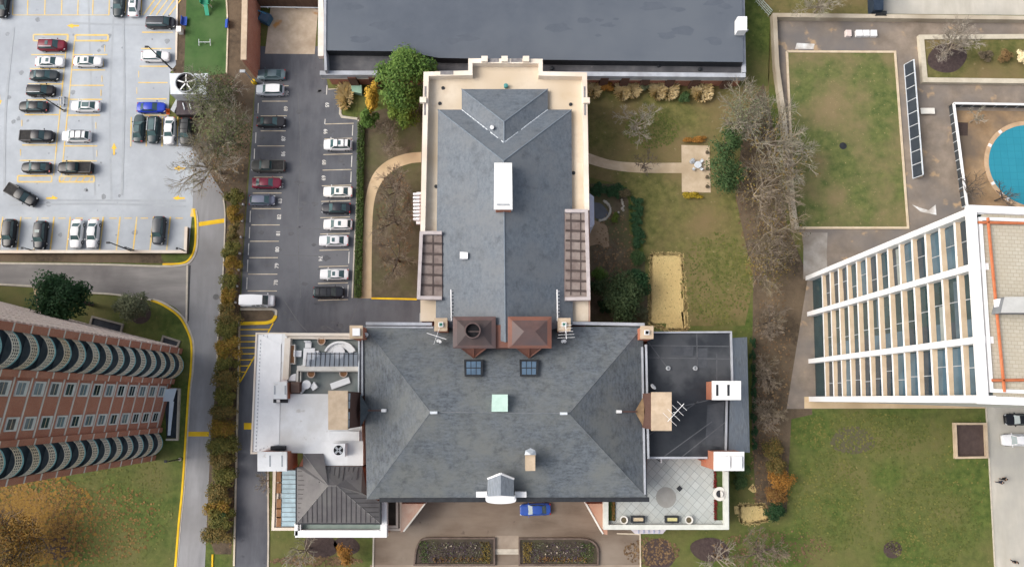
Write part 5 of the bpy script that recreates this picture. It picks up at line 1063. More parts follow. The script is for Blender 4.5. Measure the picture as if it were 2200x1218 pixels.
b = MB(); b.strip(WL(curve([(480, 425), (484, 470), (479, 600), (470, 700), (466, 800)], 4), 0), .2, 0, .16); struct('kerb', b, KERB)
# ---------------------------------------------------------------- rooftop and terrace furniture
def yagi(label, px, py, z, deg, ln, els, mast=1.5):
    c = W(px, py, z); t = thing('antenna', label, 'antenna', c - Vector((0, 0, mast))); cs, sn = math.cos(R(deg)), math.sin(R(deg)); d = Vector((cs, sn, 0)); u = Vector((-sn, cs, 0))
    p = MB(); p.tube(c - Vector((0, 0, mast)), c, .05); p.build('mast', GALV, t); p = MB(); p.tube(c - d * ln / 2, c + d * ln / 2, .045, n=6); p.build('boom', WPAINT, t)
    p = MB()
    for k in range(els): q = c + d * ln * ((k + .5) / els - .5); l_ = 1.25 - .5 * k / els; p.tube(q - u * l_, q + u * l_, .026, n=5)
    p.build('element', WPAINT, t); return t
yagi('white yagi antenna beside the big tan chimney of the east wing', 1452, 886, 20.6, 46, 3.3, 4)
yagi('comb-like white antenna below the eastern of the two green-flued chimneys', 1216, 712, 15.5, 92, 2.2, 5)
yagi('two-armed white antenna below the western green-flued chimney', 938, 722, 14.8, -18, 3.0, 1)
def dish(label, px, py, z, az, r=.42):
    c = W(px, py, z); t = thing('satellite_dish', label, 'satellite dish', c - Vector((0, 0, .8))); p = MB(); p.tube(c - Vector((0, 0, .8)), c, .05); p.build('mast', GALV, t); p = MB()
    p.lathe((0, 0, 0), [(0, 0), (r * .5, .04), (r * .85, .12), (r, .2), (r * .98, .22), (r * .5, .07), (0, .03)], 16); a = Vector((math.cos(R(az)), math.sin(R(az)), .75)).to_track_quat('Z', 'Y'); p.v = [tuple(c + a @ Vector(v)) for v in p.v]; p.build('reflector', WPAINT, t, True)
    p = MB(); h_ = c + a @ Vector((0, 0, .5)); p.tube(c + a @ Vector((0, -r * .9, .18)), h_, .03); p.box(h_, (.14, .14, .14)); p.build('feed_arm', DARK, t)
dish('white dish on the roof below the western green-flued chimney', 944, 731, 12.8, 250); dish('white dish on the roof below the eastern green-flued chimney', 1211, 731, 12.8, 270); dish('small grey dish above the big east chimney', 1402, 832, 10.4, 45, .5); dish('white dish tucked beside the white-capped west corner chimney', 784, 718, 12.0, 300, .5)
def condenser(label, px, py, z, sz, m=GALV, group=None):
    c = W(px, py, z); t = thing('air_conditioner', label, 'air conditioner', c, group); p = MB(); p.box((c.x, c.y, z + sz * .45), (sz, sz, sz * .9)); p.build('housing', m, t)
    p = MB(); p.lathe((c.x, c.y, z + sz * .9), [(sz * .44, 0), (sz * .44, .06), (sz * .38, .06), (sz * .38, .02)], 24, 0); p.lathe((c.x, c.y, z + sz * .9), [(sz * .38, .025), (0, .025)], 24, 1); p.build('fan_ring', [m, BLACK], t)
    p = MB()
    for k in range(4): a = R(45 + 90 * k); p.bar((c.x + .1 * math.cos(a), c.y + .1 * math.sin(a), z + sz * .9 + .04), (c.x + sz * .34 * math.cos(a), c.y + sz * .34 * math.sin(a), z + sz * .9 + .04), sz * .16, .02)
    p.build('fan', GREYM, t)
condenser('white air conditioner with a dark fan on the white flat roof', 733, 965, 8.4, 1.9, WPAINT)
condenser('upper of two condensers in the dark gap east of the north wing', 1247, 668, 0, 1.3, GALV, 'condensers in the gap'); condenser('lower of two condensers in the dark gap, against the main roof', 1247, 688, 0, 1.3, GALV, 'condensers in the gap')
condenser('round-fanned ground condenser in the gap west of the north wing', 913, 684, 0, 1.5, GREYM)
Z7 = 7.2
def cyl_thing(name, label, cat, px, py, z, prof, m, fill=None, group=None, n=20):
    c = W(px, py, z); t = thing(name, label, cat, c, group); p = MB(); p.lathe(c, prof, n); p.build('bowl' if cat != 'table' else 'top', m, t)
    if fill: p = MB(); p.lathe(c, [(prof[-1][0] + .02, prof[-1][1] + .02), (0, prof[-1][1] + .1)], n); p.build('soil', fill, t)
    return t
TERRA = mat('clay_pot', (.52, .40, .32), (.64, .52, .43), sc=2); POT = [(.42, 0), (.56, .55), (.62, .75), (.52, .75), (.48, .55)]
for x, y, lab in ((693, 733, 'round clay pot by the north parapet of the roof terrace'), (671, 803, 'round clay pot by the rail, nearer the small round table'), (740, 802, 'round clay pot by the rail above the white lounger')): cyl_thing('flower_pot', lab, 'flower pot', x, y, Z7 + .1, POT, TERRA, WOOD, 'clay pots on the roof terrace')
t = thing('planter_box', 'long brown planter box with a pale rim at the terrace wall', 'planter', W(626, 760, Z7)); q = WL([(620, 741), (633, 741), (633, 781), (619, 781)], Z7 + .7); p = MB(); p.strip(q, .14, Z7, Z7 + .7, 0, True); p.build('rim', STONEW, t); p = MB(); p.prism(q, Z7, Z7 + .6); p.build('soil', WOOD, t)
def sqchair(label, px, py, deg, s=.95, m=WPAINT):
    c = W(px, py, Z7); t = thing('terrace_chair', label, 'chair', c, 'white chairs on the roof terrace'); cs, sn = math.cos(R(deg)), math.sin(R(deg)); o_ = lambda a, b_: (c.x + a * cs - b_ * sn, c.y + a * sn + b_ * cs)
    p = MB(); p.box((*o_(0, 0), Z7 + .45), (s, s, .12), R(deg)); p.build('seat', m, t); p = MB(); p.box((*o_(-s / 2, 0), Z7 + .8), (.12, s, .7), R(deg)); p.build('backrest', m, t)
    for a in (-.4, .4):
        for b_ in (-.4, .4): p = MB(); p.tube((*o_(a * s, b_ * s), Z7), (*o_(a * s, b_ * s), Z7 + .42), .04); p.build('leg', GALV, t)
for x, y, d, lab in ((643, 760, 0, 'white chair west of the square table, by the planter box'), (664, 741, -90, 'white chair north of the square table'), (659, 779, 90, 'white chair south of the square table, under the awning'), (681, 760, 180, 'white chair east of the square table'), (676, 830, 215, 'white chair right of the small round table'), (651, 835, 50, 'white chair below left of the small round table')): sqchair(lab, x, y, d)
t = thing('terrace_table', 'white square table between four white chairs', 'table', W(664, 760, Z7)); c = W(664, 760, Z7 + .75); p = MB(); p.box(tuple(c), (1.75, 1.75, .08)); p.build('top', WPAINT, t)
for dx in (-.7, .7):
    for dy in (-.7, .7): p = MB(); p.tube((c.x + dx, c.y + dy, Z7), (c.x + dx, c.y + dy, Z7 + .72), .05); p.build('leg', GALV, t)
for x, y, r, lab in ((730, 758, .95, 'larger white round table cupped by the curved sofa'), (661, 826, .68, 'smaller white round table on the lower terrace')):
    t = thing('round_table', lab, 'table', W(x, y, Z7)); c = W(x, y, Z7); p = MB(); p.lathe(c, [(r, .68), (r, .75), (0, .75)], 28); p.build('top', WPAINT, t); p = MB(); p.tube(c, c + Vector((0, 0, .7)), .1); p.build('pedestal', GALV, t)
t = thing('curved_sofa', 'white crescent-shaped sofa around the round table', 'sofa', W(732, 760, Z7)); c = W(732, 764, Z7)
an = [R(a) for a in range(18, 164, 8)]; ou = [(c.x + 2.35 * math.cos(a), c.y + 2.05 * math.sin(a)) for a in an]; inn = [(c.x + 1.45 * math.cos(a), c.y + 1.15 * math.sin(a)) for a in an]
p = MB(); p.prism(ou + inn[::-1], Z7 + .1, Z7 + .45); p.build('seat', WHITE, t); p = MB(); p.strip(ou, .3, Z7 + .1, Z7 + .8); p.build('backrest', WHITE, t)
t = thing('sun_lounger', 'white sun lounger lying at an angle on the lower terrace', 'sun lounger', W(731, 823, Z7)); c = W(731, 823, Z7 + .4); p = MB(); p.box(tuple(c), (3.0, .95, .16), R(20)); p.build('mattress', WHITE, t)
for s in (-1.1, 1.1): p = MB(); p.box((c.x + s * math.cos(R(20)), c.y + s * math.sin(R(20)), Z7 + .17), (.12, .85, .3), R(20)); p.build('leg', GALV, t)
t = thing('half_round_table', 'white half-round table against the terrace wall corner', 'table', W(632, 815, Z7)); c = W(635, 818, Z7 + .75); p = MB(); p.prism([(c.x + 1.1 * math.cos(R(a)), c.y + 1.1 * math.sin(R(a))) for a in range(90, 181, 10)] + [(c.x, c.y)], Z7 + .7, Z7 + .78); p.build('top', WPAINT, t); p = MB(); p.tube((c.x - .4, c.y + .4, Z7), (c.x - .4, c.y + .4, Z7 + .7), .08); p.build('pedestal', GALV, t)
URN = [(.3, 0), (.25, .12), (.5, .5), (.62, .72), (.45, .72), (.4, .6)]
for x, lab in ((1339, 'round white urn at the west end of the tiled terrace'), (1478, 'round white urn at the east end of the planter boxes')): cyl_thing('stone_urn', lab, 'urn', x, 1115, 4.8, URN, STONEW, SOIL, 'urns on the tiled terrace')
for x, lab in ((1371, 'stone trough with pale flowers next to the west urn'), (1444, 'stone trough with yellowish flowers next to the east urn')):
    t = thing('stone_trough', lab, 'planter', W(x, 1116, 4.8), 'troughs on the tiled terrace'); q = WL([(x - 13, 1110), (x + 13, 1110), (x + 13, 1121), (x - 13, 1121)], 5.5); p = MB(); p.strip(q, .22, 4.8, 5.5, 0, True); p.build('rim', DARK, t); p = MB(); p.prism(q, 4.8, 5.35); p.build('soil', mat('pale_flowers' if x < 1400 else 'yellow_flowers', (.42, .34, .20) if x < 1400 else (.45, .42, .18), (.60, .50, .36) if x < 1400 else (.6, .55, .28), sc=5), t)
t = cyl_thing('scalloped_basin', 'large white scalloped stone basin on the east terrace edge', 'basin', 1543, 1059, 4.8, [(.7, 0), (.6, .3), (1.0, .7), (1.05, .9), (.6, .9), (.5, .75)], STONEW, DARK)
p = MB(); c = W(1543, 1059, 4.8); p.prism([(c.x + .1 + .35 * math.cos(R(a)), c.y + .45 * math.sin(R(a))) for a in range(-90, 91, 20)], 5.6, 5.95); p.build('ornament', STONEW, t)
gt = thing('garden_table', 'grey round garden table set in the middle of the stone patio', 'table', W(1497, 357, 0)); c = W(1497, 357, 0); p = MB(); p.lathe(c, [(.62, .7), (.62, .76), (0, .76)], 20); p.build('top', GALV, gt); p = MB(); p.tube(c, c + Vector((0, 0, .7)), .1); p.build('pedestal', GREYM, gt)
for k, lab in enumerate(('grey garden chair at the upper right of the patio table', 'grey garden chair at the upper left of the patio table', 'grey garden chair at the lower left of the patio table', 'grey garden chair at the lower right of the patio table')):
    a = R(45 + 90 * k); q = Vector((c.x + .95 * math.cos(a), c.y + .95 * math.sin(a), 0)); t = thing('garden_chair', lab, 'chair', q, 'chairs round the patio table')
    p = MB(); p.box((q.x, q.y, .45), (.45, .45, .07), a); p.build('seat', GALV, t); p = MB(); p.box((q.x + .22 * math.cos(a), q.y + .22 * math.sin(a), .7), (.06, .45, .5), a); p.build('backrest', GALV, t)
    for i in (-.16, .16):
        for j in (-.16, .16): p = MB(); p.tube((q.x + i, q.y + j, 0), (q.x + i, q.y + j, .44), .025); p.build('leg', GREYM, t)
c = W(1486, 348, 0); t = cyl_thing('statue_base', 'small weathered stone pedestal beside the patio table', 'pedestal', 1486, 348, 0, [(.4, 0), (.4, .2), (.25, .25), (.22, .8), (.35, .9), (0, .95)], GREYM)
for i, y in enumerate((329, 364, 382, 402)): cyl_thing('patio_pot', ('topmost', 'second', 'third', 'lowest')[i] + ' dark little pot along the east edge of the patio', 'flower pot', 1518, y, 0, [(.2, 0), (.28, .4), (.3, .45), (.22, .45)], mat('dark_pot', (.06, .045, .035), (.09, .07, .055)), SOIL, 'pots along the patio edge')
# straw erosion mats
for pts, lab in (([(1400, 546), (1464, 547), (1467, 640), (1470, 707), (1430, 707), (1432, 695), (1397, 694)], 'largest straw-coloured erosion mat on the lawn'), ([(1464, 608), (1474, 608), (1474, 641), (1464, 641)], 'small straw patch on the right side of the largest mat, upper one'), ([(1463, 670), (1478, 670), (1478, 708), (1469, 708)], 'small straw patch on the right side of the largest mat, lower one'), ([(1588, 1085), (1640, 1084), (1650, 1116), (1612, 1124), (1592, 1120)], 'straw mat east of the tiled terrace below the smaller straw scraps'), ([(1607, 1050), (1618, 1038), (1627, 1056), (1618, 1058)], 'triangular straw scrap beside the dark tree bed'), ([(1577, 1087), (1590, 1085), (1592, 1103), (1579, 1104)], 'small square straw scrap at the left of the lower straw mat')):
    p = MB(); p.prism(WL(pts, .05), 0, .055); tag(p.build('straw_mat', STRAW), lab, 'straw mat', 'straw mats on the lawn')
# flower beds in the forecourt
FB = [(curve([(890, 1213), (894, 1180), (905, 1160), (925, 1156)], 5) + [(1062, 1156), (1062, 1213)], 'walled flower bed left of the forecourt walk'), ([(1116, 1213), (1116, 1157)] + curve([(1245, 1157), (1266, 1160), (1281, 1172), (1285, 1190), (1284, 1213)], 5), 'walled flower bed right of the forecourt walk')]
BEDS = []
for pts, lab in FB:
    t = thing('flower_bed', lab, 'flower bed', W(pts[0][0] + 80, 1190, 0)); p = MB(); p.strip(WL(pts, .5), .26, 0, .5, 0, True); p.build('kerb_wall', mat('bed_wall', (.09, .065, .052), (.16, .12, .10), sc=1), t); p = MB(); p.prism(WL(pts, .3), 0, .3); p.build('soil', mat('bed_soil', (.045, .034, .028), (.08, .062, .05), (.06, .055, .03), sc=1.2, big=.3), t); BEDS.append((t, pts))
p = MB(); p.strip(WL([(1064, 1182), (1114, 1182)], 0), .5, 0, .12); p.strip(WL([(1064, 1188), (1114, 1188)], 0), .3, 0, .07); struct('forecourt_step', p, KERB)
p = MB(); p.sheet(WL([(1064, 1150), (1114, 1150), (1114, 1182), (1064, 1182)], .032)); p.sheet(WL([(795, 1213), (1378, 1213), (1378, 1300), (795, 1300)], .034)); struct('forecourt_walk', p, mat('walk_concrete', (.27, .215, .165), (.35, .29, .23), (.22, .17, .13), sc=.6))
# ---------------------------------------------------------------- people
def person(label, px, py, deg, coat, legs, stride=.32):
    c = W(px, py, .02); t = thing('person', label, 'person', (c.x, c.y, .02), None, R(deg))
    def skin(name, V, E, Rr, m, par):
        me = bpy.data.meshes.new(name); me.from_pydata(V, E, []); o = bpy.data.objects.new(name, me); C.objects.link(o); o.parent = par; me.materials.append(m)
        o.modifiers.new('skin', 'SKIN'); 
        for i, r in enumerate(Rr): me.skin_vertices[0].data[i].radius = (r, r)
        me.skin_vertices[0].data[0].use_root = True
        s = o.modifiers.new('sub', 'SUBSURF'); s.levels = 1; s.render_levels = 2; return o
    s = stride
    V = [(0, 0, .95), (0, 0, 1.2), (0, 0, 1.42), (0, 0, 1.52), (.02, 0, 1.66), (0, .19, 1.42), (-.10, .25, 1.15), (.06, .26, .93), (0, -.19, 1.42), (.12, -.25, 1.15), (.16, -.24, .93), (0, .1, .9), (s * .5, .1, .5), (s * .8, .1, .08), (s * .8 + .17, .1, .04), (0, -.1, .9), (-s * .4, -.1, .5), (-s * .9, -.1, .1), (-s * .9 + .15, -.1, .04)]
    E = [(0, 1), (1, 2), (2, 3), (3, 4), (2, 5), (5, 6), (6, 7), (2, 8), (8, 9), (9, 10), (0, 11), (11, 12), (12, 13), (13, 14), (0, 15), (15, 16), (16, 17), (17, 18)]
    skm = mat('skin_tone', (.42, .26, .18), (.48, .31, .22), sc=4); Rb = [.14, .14, .14, .06, .105, .06, .045, .035, .06, .045, .035, .085, .06, .045, .04, .085, .06, .045, .04]
    bo = skin('body', V, E, Rb, skm, t)
    skin('coat', [V[i] for i in (0, 1, 2, 5, 6, 8, 9)] + [(0, 0, .8)], [(0, 1), (1, 2), (2, 3), (3, 4), (2, 5), (5, 6), (0, 7)], [.19, .18, .18, .09, .075, .09, .075, .2], coat, bo)
    skin('trousers', [V[i] for i in (0, 11, 12, 13, 15, 16, 17)], [(0, 1), (1, 2), (2, 3), (0, 4), (4, 5), (5, 6)], [.15, .11, .085, .07, .11, .085, .07], legs, bo)
    m = MB(); m.lathe((-.01, 0, 1.66), [(.118, -.02), (.112, .06), (.07, .115), (0, .13)], 14); m.build('hair', mat('dark_hair', (.02, .014, .01), (.035, .025, .018)), bo, True, local=True)
    for y in (.04, -.04): m = MB(); m.box((.118, y, 1.67), (.02, .025, .02)); m.build('eye', BLACK, bo, local=True)
    m = MB(); m.box((.13, 0, 1.635), (.03, .03, .05)); m.build('nose', skm, bo, local=True)
NVY = mat('navy_coat', (.012, .016, .03), (.02, .026, .045), sc=3); BLKC = mat('black_coat', (.008, .008, .009), (.016, .016, .017), sc=3); JEAN = mat('dark_jeans', (.02, .024, .035), (.035, .04, .055), sc=4)
person('person in black coat walking on the drive, upper of the pair', 2149, 1027, 170, BLKC, BLKC); person('person in dark navy jacket walking on the drive, lower of the pair', 2141, 1034, 165, NVY, JEAN)
person('lone person in dark clothes low on the concrete drive', 2172, 1204, 95, BLKC, JEAN, .2)
# ---------------------------------------------------------------- vegetation
def leaves(mb, c, rad, n, size, rng, shell=.45, flat=.0, up=.55, lumps=None):
    """small leaf-sized quads through an ellipsoid, gathered on lumps"""
    cx, cy, cz = c; rx, ry, rz = rad
    if lumps:
        L = []
        for _ in range(lumps):
            while 1:
                d = Vector((rng.gauss(0, 1), rng.gauss(0, 1), rng.gauss(0, 1))).normalized()
                if d.z > -.25: break
            q = rng.uniform(.45, .80); L.append((cx + d.x * rx * q, cy + d.y * ry * q, cz + d.z * rz * q, rng.uniform(.26, .42)))
        L.append((cx, cy, cz + rz * .35, .5))
    for _ in range(n):
        d = Vector((rng.gauss(0, 1), rng.gauss(0, 1), rng.gauss(0, 1))).normalized()
        if lumps:
            lx, ly, lz, lr = rng.choice(L)
            if d.z < -.3: d.z = -d.z * .5
            rr = (rng.random() ** .5) * 1.3 * lr; p = Vector((lx + d.x * rx * rr, ly + d.y * ry * rr, lz + d.z * rz * rr))
        else: rr = rng.uniform(shell, 1) ** .6; p = Vector((cx + d.x * rx * rr, cy + d.y * ry * rr, cz + d.z * rz * rr))
        if p.z < .03: p.z = .03 + rng.random() * .2
        nn = (d * .7 + Vector((rng.uniform(-.6, .6), rng.uniform(-.6, .6), rng.uniform(0, up * 2)))).normalized(); a = rng.uniform(0, 6.28); u = nn.orthogonal().normalized(); v = nn.cross(u); u, v = u * math.cos(a) + v * math.sin(a), v * math.cos(a) - u * math.sin(a)
        s = size * rng.uniform(.6, 1.3); mb.face([p - u * s, p + v * s * .55, p + u * s, p - v * s * .55])
def bare_tree(label, px, py, h, rad, seed, tw=TWIG, bk=BARK, name='bare_tree', group='bare winter trees', base=None, depth=4, leaf=None, nleaf=0, lean=(0, 0), limbs=7, z0=0, twr=.03):
    rng = random.Random(seed); c = W(px, py, h * .55); t = thing(name, label, 'tree', (c.x, c.y, z0), group); tr = MB(); cr = MB(); P0 = Vector((c.x, c.y, z0)); tips = []
    def grow(p, d, l, r, lev):
        k = 2 if lev > 2 else 3; q = p
        for i in range(k):
            d = (d + Vector((rng.gauss(0, .16), rng.gauss(0, .16), rng.gauss(.03, .10)))).normalized(); q2 = q + d * l / k; ra = r * (1 - .28 * i / k); rb = r * (1 - .28 * (i + 1) / k)
            (tr if r > .05 else cr).tube(q, q2, ra, rb, 5 if r > .05 else 3, cap=False); q = q2
            if lev < depth and i < k - 1 or lev >= 2:
                for _ in range(1 if lev < 3 else 2):
                    a = Vector((rng.gauss(0, .75), rng.gauss(0, .75), rng.gauss(.15, .4))); 
                    if lev < depth: grow(q, (d * .9 + a).normalized(), l * rng.uniform(.5, .75), max(twr * .7, rb * .5), lev + 1)
        if lev < depth:
            for _ in range(3 if lev < 2 else 2): grow(q, (d + Vector((rng.gauss(0, .5), rng.gauss(0, .5), rng.gauss(.1, .25)))).normalized(), l * rng.uniform(.55, .75), max(twr * .7, r * .58), lev + 1)
        else: tips.append(q)
    tr.tube(P0, P0 + Vector((lean[0] * .2, lean[1] * .2, h * .22)), h * .028, h * .022, 8, cap=False); b0 = P0 + Vector((lean[0] * .2, lean[1] * .2, h * .22))
    for i in range(limbs):
        a = 2 * math.pi * (i + rng.uniform(-.3, .3)) / limbs; e_ = rng.uniform(.25, .8) if i % 3 else 1.1
        d = Vector((math.cos(a) * math.cos(e_) + lean[0] * .1, math.sin(a) * math.cos(e_) + lean[1] * .1, math.sin(e_))).normalized(); grow(b0 + Vector((0, 0, h * .2 * (i % 3) / 3)), d, rad * .52, h * .014, 1)
    tr.build('trunk', bk, t); cr.build('crown', tw, t)
    if leaf:
        m = MB(); leaves(m, (c.x, c.y, h * .6), (rad * .8, rad * .8, h * .35), nleaf, .16, rng, .2); m.build('foliage', leaf, t)
    return t
def leaf_tree(label, px, py, h, rad, seed, m, n=5000, size=.2, name='leafy_tree', group=None, lumps=12, ry=None, cat='tree', trunk=True, z0=0):
    rng = random.Random(seed); c = W(px, py, h * .6); t = thing(name, label, cat, (c.x, c.y, z0), group); b = MB()
    if trunk:
        b.tube((c.x, c.y, z0), (c.x, c.y, h * .55), h * .03, h * .015, 7)
        for k in range(6): a = k * 1.05 + rng.random(); b.tube((c.x, c.y, h * (.2 + .05 * k)), (c.x + math.cos(a) * rad * .7, c.y + math.sin(a) * rad * .7, h * (.4 + .06 * k)), h * .012, .03, 5)
        b.build('trunk', BARKD, t)
    b = MB(); leaves(b, (c.x, c.y, z0 + h * .55), (rad, ry or rad, h * .45), n, size, rng, .4, lumps=lumps); b.build('crown', m, t); return t
G1 = leafmat('magnolia_leaves', [(.026, .058, .012), (.055, .11, .02), (.10, .17, .032), (.16, .215, .055)])
G2 = leafmat('conifer_leaves', [(.008, .026, .010), (.016, .048, .016), (.028, .070, .022)])
G3 = leafmat('shrub_leaves', [(.020, .045, .015), (.042, .080, .026), (.075, .115, .04)])
G4 = leafmat('olive_leaves', [(0.060, 0.074, 0.038), (0.108, 0.120, 0.066), (0.168, 0.180, 0.102)])
G5 = leafmat('boxwood_leaves', [(.014, .042, .016), (.028, .070, .028), (.04, .09, .035)])
HY = leafmat('hedge_leaves', [(.07, .075, .012), (.15, .115, .018), (.24, .155, .022), (.20, .10, .025), (.10, .095, .02)], .22)
HB = leafmat('brown_hedge_leaves', [(.045, .058, .018), (.075, .075, .022), (.15, .11, .035), (.19, .125, .035), (.06, .07, .02)], .25)
HG = leafmat('green_hedge_leaves', [(.022, .055, .016), (.05, .088, .022), (.10, .11, .025)], .3)
YG = leafmat('golden_leaves', [(0.299, 0.184, 0.023), (0.483, 0.287, 0.034), (0.632, 0.391, 0.057), (0.345, 0.149, 0.023)], .3)
OR = leafmat('orange_leaves', [(.12, .075, .018), (.25, .115, .025), (.34, .16, .03), (.15, .12, .028)], .3)
RU = leafmat('russet_leaves', [(.11, .055, .022), (.20, .10, .03), (.14, .12, .03)], .3)
BL = leafmat('blond_grass', [(.62, .47, .22), (.80, .66, .38), (.88, .76, .50), (.70, .50, .24)], .6)
RED = leafmat('red_flowers', [(.10, .008, .01), (.2, .02, .02)], .8)
# evergreen and coloured trees
leaf_tree('large glossy green magnolia at the corner of the north wing', 872, 168, 11, 5.0, 1, G1, 9000, .24, 'magnolia_tree', lumps=22)
leaf_tree('lighter green broad tree just below the magnolia', 866, 238, 6, 2.9, 2, leafmat('light_green_leaves', [(.04, .075, .012), (.09, .14, .02), (.15, .19, .035)]), 4000, .2, lumps=14)
leaf_tree('green rounded tree left of the lighter tree', 789, 251, 5, 1.7, 3, G1, 1800, .2, lumps=9)
leaf_tree('narrow golden tree between the magnolia and the green box', 799, 208, 6, 1.25, 4, YG, 2200, .17, 'golden_tree', lumps=12, ry=2.6)
leaf_tree('dark green conifer beside the apartment tower', 136, 640, 13, 4.0, 5, G2, 9000, .24, 'dark_conifer', lumps=26)
leaf_tree('grey-green rounded tree by the curving kerb', 285, 652, 8, 2.9, 6, G4, 4500, .17, 'grey_green_tree', lumps=18)
leaf_tree('dark rounded shrub mass south of the brown garden', 1330, 640, 7, 4.3, 7, leafmat('dark_bush', [(.018, .032, .014), (.036, .060, .022), (.065, .085, .035)]), 7000, .2, lumps=20)
leaf_tree('dark green leafy tree beside the large straw mat', 1366, 608, 5, 2.5, 8, G2, 2600, .2, lumps=10)
leaf_tree('bright green bushy tree east of the patio', 1560, 372, 7, 3.5, 9, G3, 2900, .18, lumps=26)
leaf_tree('green tree above the bushy one, at the bare tree edge', 1562, 305, 8, 2.9, 10, G3, 1700, .18, lumps=22)
leaf_tree('small orange-leaved tree in the front lawn', 745, 1189, 4.5, 1.7, 11, OR, 1500, .14, 'orange_tree', lumps=9)
AUT = leafmat('autumn_leaves', [(.05, .045, .014), (.12, .085, .018), (.20, .10, .02), (.10, .075, .02), (.34, .19, .028), (.16, .075, .018)], .2)
# hedge along the road: each bush is a thing
rng = random.Random(11); HC = curve([(504, 428), (501, 500), (498, 570), (493, 640), (489, 710), (486, 780), (481, 850), (478, 920), (477, 990), (474, 1060), (471, 1115), (468, 1165)], 2)
OV = leafmat('olive_hedge_leaves', [(.045, .055, .014), (.085, .090, .020), (.14, .125, .030), (.19, .14, .03)], .3)
for i, (x, y) in enumerate(HC[:-1]):
    m = (OV, HY, HB, OV, HY)[i % 5] if i < 11 else (OV, HB, OV, HB, HY)[i % 5]; rad = 1.6 if i < 7 else 2.1 if i < 14 else 2.5
    leaf_tree('autumn-coloured olive and brown hedge bush in the merging row along the road', x + rng.uniform(-3, 3), y, rng.uniform(2.2, 3.0), rad * rng.uniform(.9, 1.12), 40 + i, m, 1800 if i < 7 else 2800, .15, 'hedge_shrub', 'hedge bushes along the road', 12, 1.95 * rng.uniform(.9, 1.1), 'hedge', False)
for i, (x, y) in enumerate([(523, 440 + 0), (521, 475), (518, 510), (516, 545), (513, 580), (510, 615), (507, 650)]):
    c = W(x, y, .1); b = MB(); b.prism([(c.x - .12, c.y - .15), (c.x + .12, c.y - .15), (c.x + .12, c.y + .15), (c.x - .12, c.y + .15)], 0, .5); tag(b.build('garden_light', WPAINT), 'small white bollard light between the hedge and the lot, one of seven', 'garden light', 'bollard lights by the hedge')
leaf_tree('dark green bush in the lower end of the road hedge', 478, 1108, 2.6, 1.2, 90, G2, 1100, .14, 'hedge_shrub', None, 6, None, 'hedge', False)
t = thing('clipped_hedge', 'long clipped green hedge between the asphalt lot and the garden path', 'hedge', W(772, 450, 0)); b = MB(); rg = random.Random(77)
for _ in range(9000):
    y = rg.uniform(262, 638); leaves(b, tuple(W(776 - .018 * (y - 262) + rg.uniform(-7, 7), y, rg.uniform(.3, .95))), (.2, .2, .15), 1, .13, rg)
b.build('foliage', leafmat('clipped_hedge_leaves', [(.022, .045, .012), (.05, .085, .02), (.085, .12, .03)], .3), t); b = MB(); b.strip(WL([(776, 264), (769, 638)], 0), .7, 0, .6); b.build('stems', BARKD, t)
# shrubs and clipped bushes
def shrub(label, px, py, h, rx, ry, m, n, seed, name='shrub', group=None, size=.13, lumps=7, cat='shrub', z0=0): return leaf_tree(label, px, py, h, rx, seed, m, n, size, name, group, lumps, ry, cat, False, z0)
for i, (x, y, rx, ry, lab) in enumerate(((741, 206, 1.0, 2.3, 'tall clump of blond ornamental grass in the lot planter'), (1275, 190, .95, 1.4, 'blond grass clump next to the orange bush, by the north wing'), (1337, 195, 1.0, 1.3, 'left half of the two-part blond grass clump by the garage wall'), (1358, 190, 1.1, 1.4, 'right half of the two-part blond grass clump by the garage wall'), (1412, 194, 1.0, 1.4, 'left half of the widest blond grass clump'), (1436, 192, 1.25, 1.6, 'right half of the widest blond grass clump'), (1508, 196, 1.35, 1.6, 'blond grass clump by the garage steps'))):
    rg = random.Random(200 + i); c = W(x, y, .7); t = thing('ornamental_grass', lab, 'grass clump', (c.x, c.y, 0), 'blond grass clumps'); b = MB()
    for _ in range(520):
        a = rg.uniform(0, 6.28); q = rg.random() ** .6; p = Vector((c.x + math.cos(a) * q * rx, c.y + math.sin(a) * q * ry, rg.uniform(.1, .5))); d = Vector((math.cos(a) * q * .6, math.sin(a) * q * .6, rg.uniform(.6, 1.3))); u = Vector((-d.y, d.x, 0)); u = (u.normalized() if u.length > .01 else Vector((1, 0, 0))) * .07
        b.face([p - u * .5, p + u * .5, p + d * .7 + u, p + d + Vector((math.cos(a) * .25, math.sin(a) * .25, -.1)), p + d * .7 - u])
    b.build('blades', BL, t)
shrub('round orange and green bush beside the blond grass', 1305, 187, 2.0, 1.25, 1.25, OR, 1400, 210); shrub('round dark green bush left of the last blond grass clump', 1472, 209, 1.6, 1.2, 1.1, G3, 1200, 211); shrub('olive bush between two blond grass clumps', 1385, 188, 1.6, .9, 1.0, G4, 700, 212); shrub('low orange hedge above the patio', 1494, 301, 1.0, 2.2, .75, OR, 1400, 213, 'low_hedge', cat='hedge'); shrub('low yellow-green hedge below the patio', 1489, 420, 1.0, 1.8, .65, leafmat('yellow_hedge', [(.14, .13, .015), (.34, .24, .02), (.46, .32, .03)], .5), 1300, 214, 'low_hedge', cat='hedge')
for i in range(5): shrub(['westernmost', 'second', 'middle', 'fourth', 'easternmost'][i] + ' clipped boxwood in the row under the east path', 1278 + 15 * i, 405 + 1.5 * i, 1.3, 1.25, 1.35, G5, 800, 220 + i, 'boxwood', 'clipped boxwood row')
for i in range(7): shrub(['topmost', 'second', 'third', 'fourth', 'fifth', 'sixth', 'lowest'][i] + ' clipped bush in the hedge column east of the brown garden', 1366 + .8 * i, 432 + 15 * i, 1.4, 1.25, .95, G5, 750, 230 + i, 'boxwood', 'clipped hedge column')
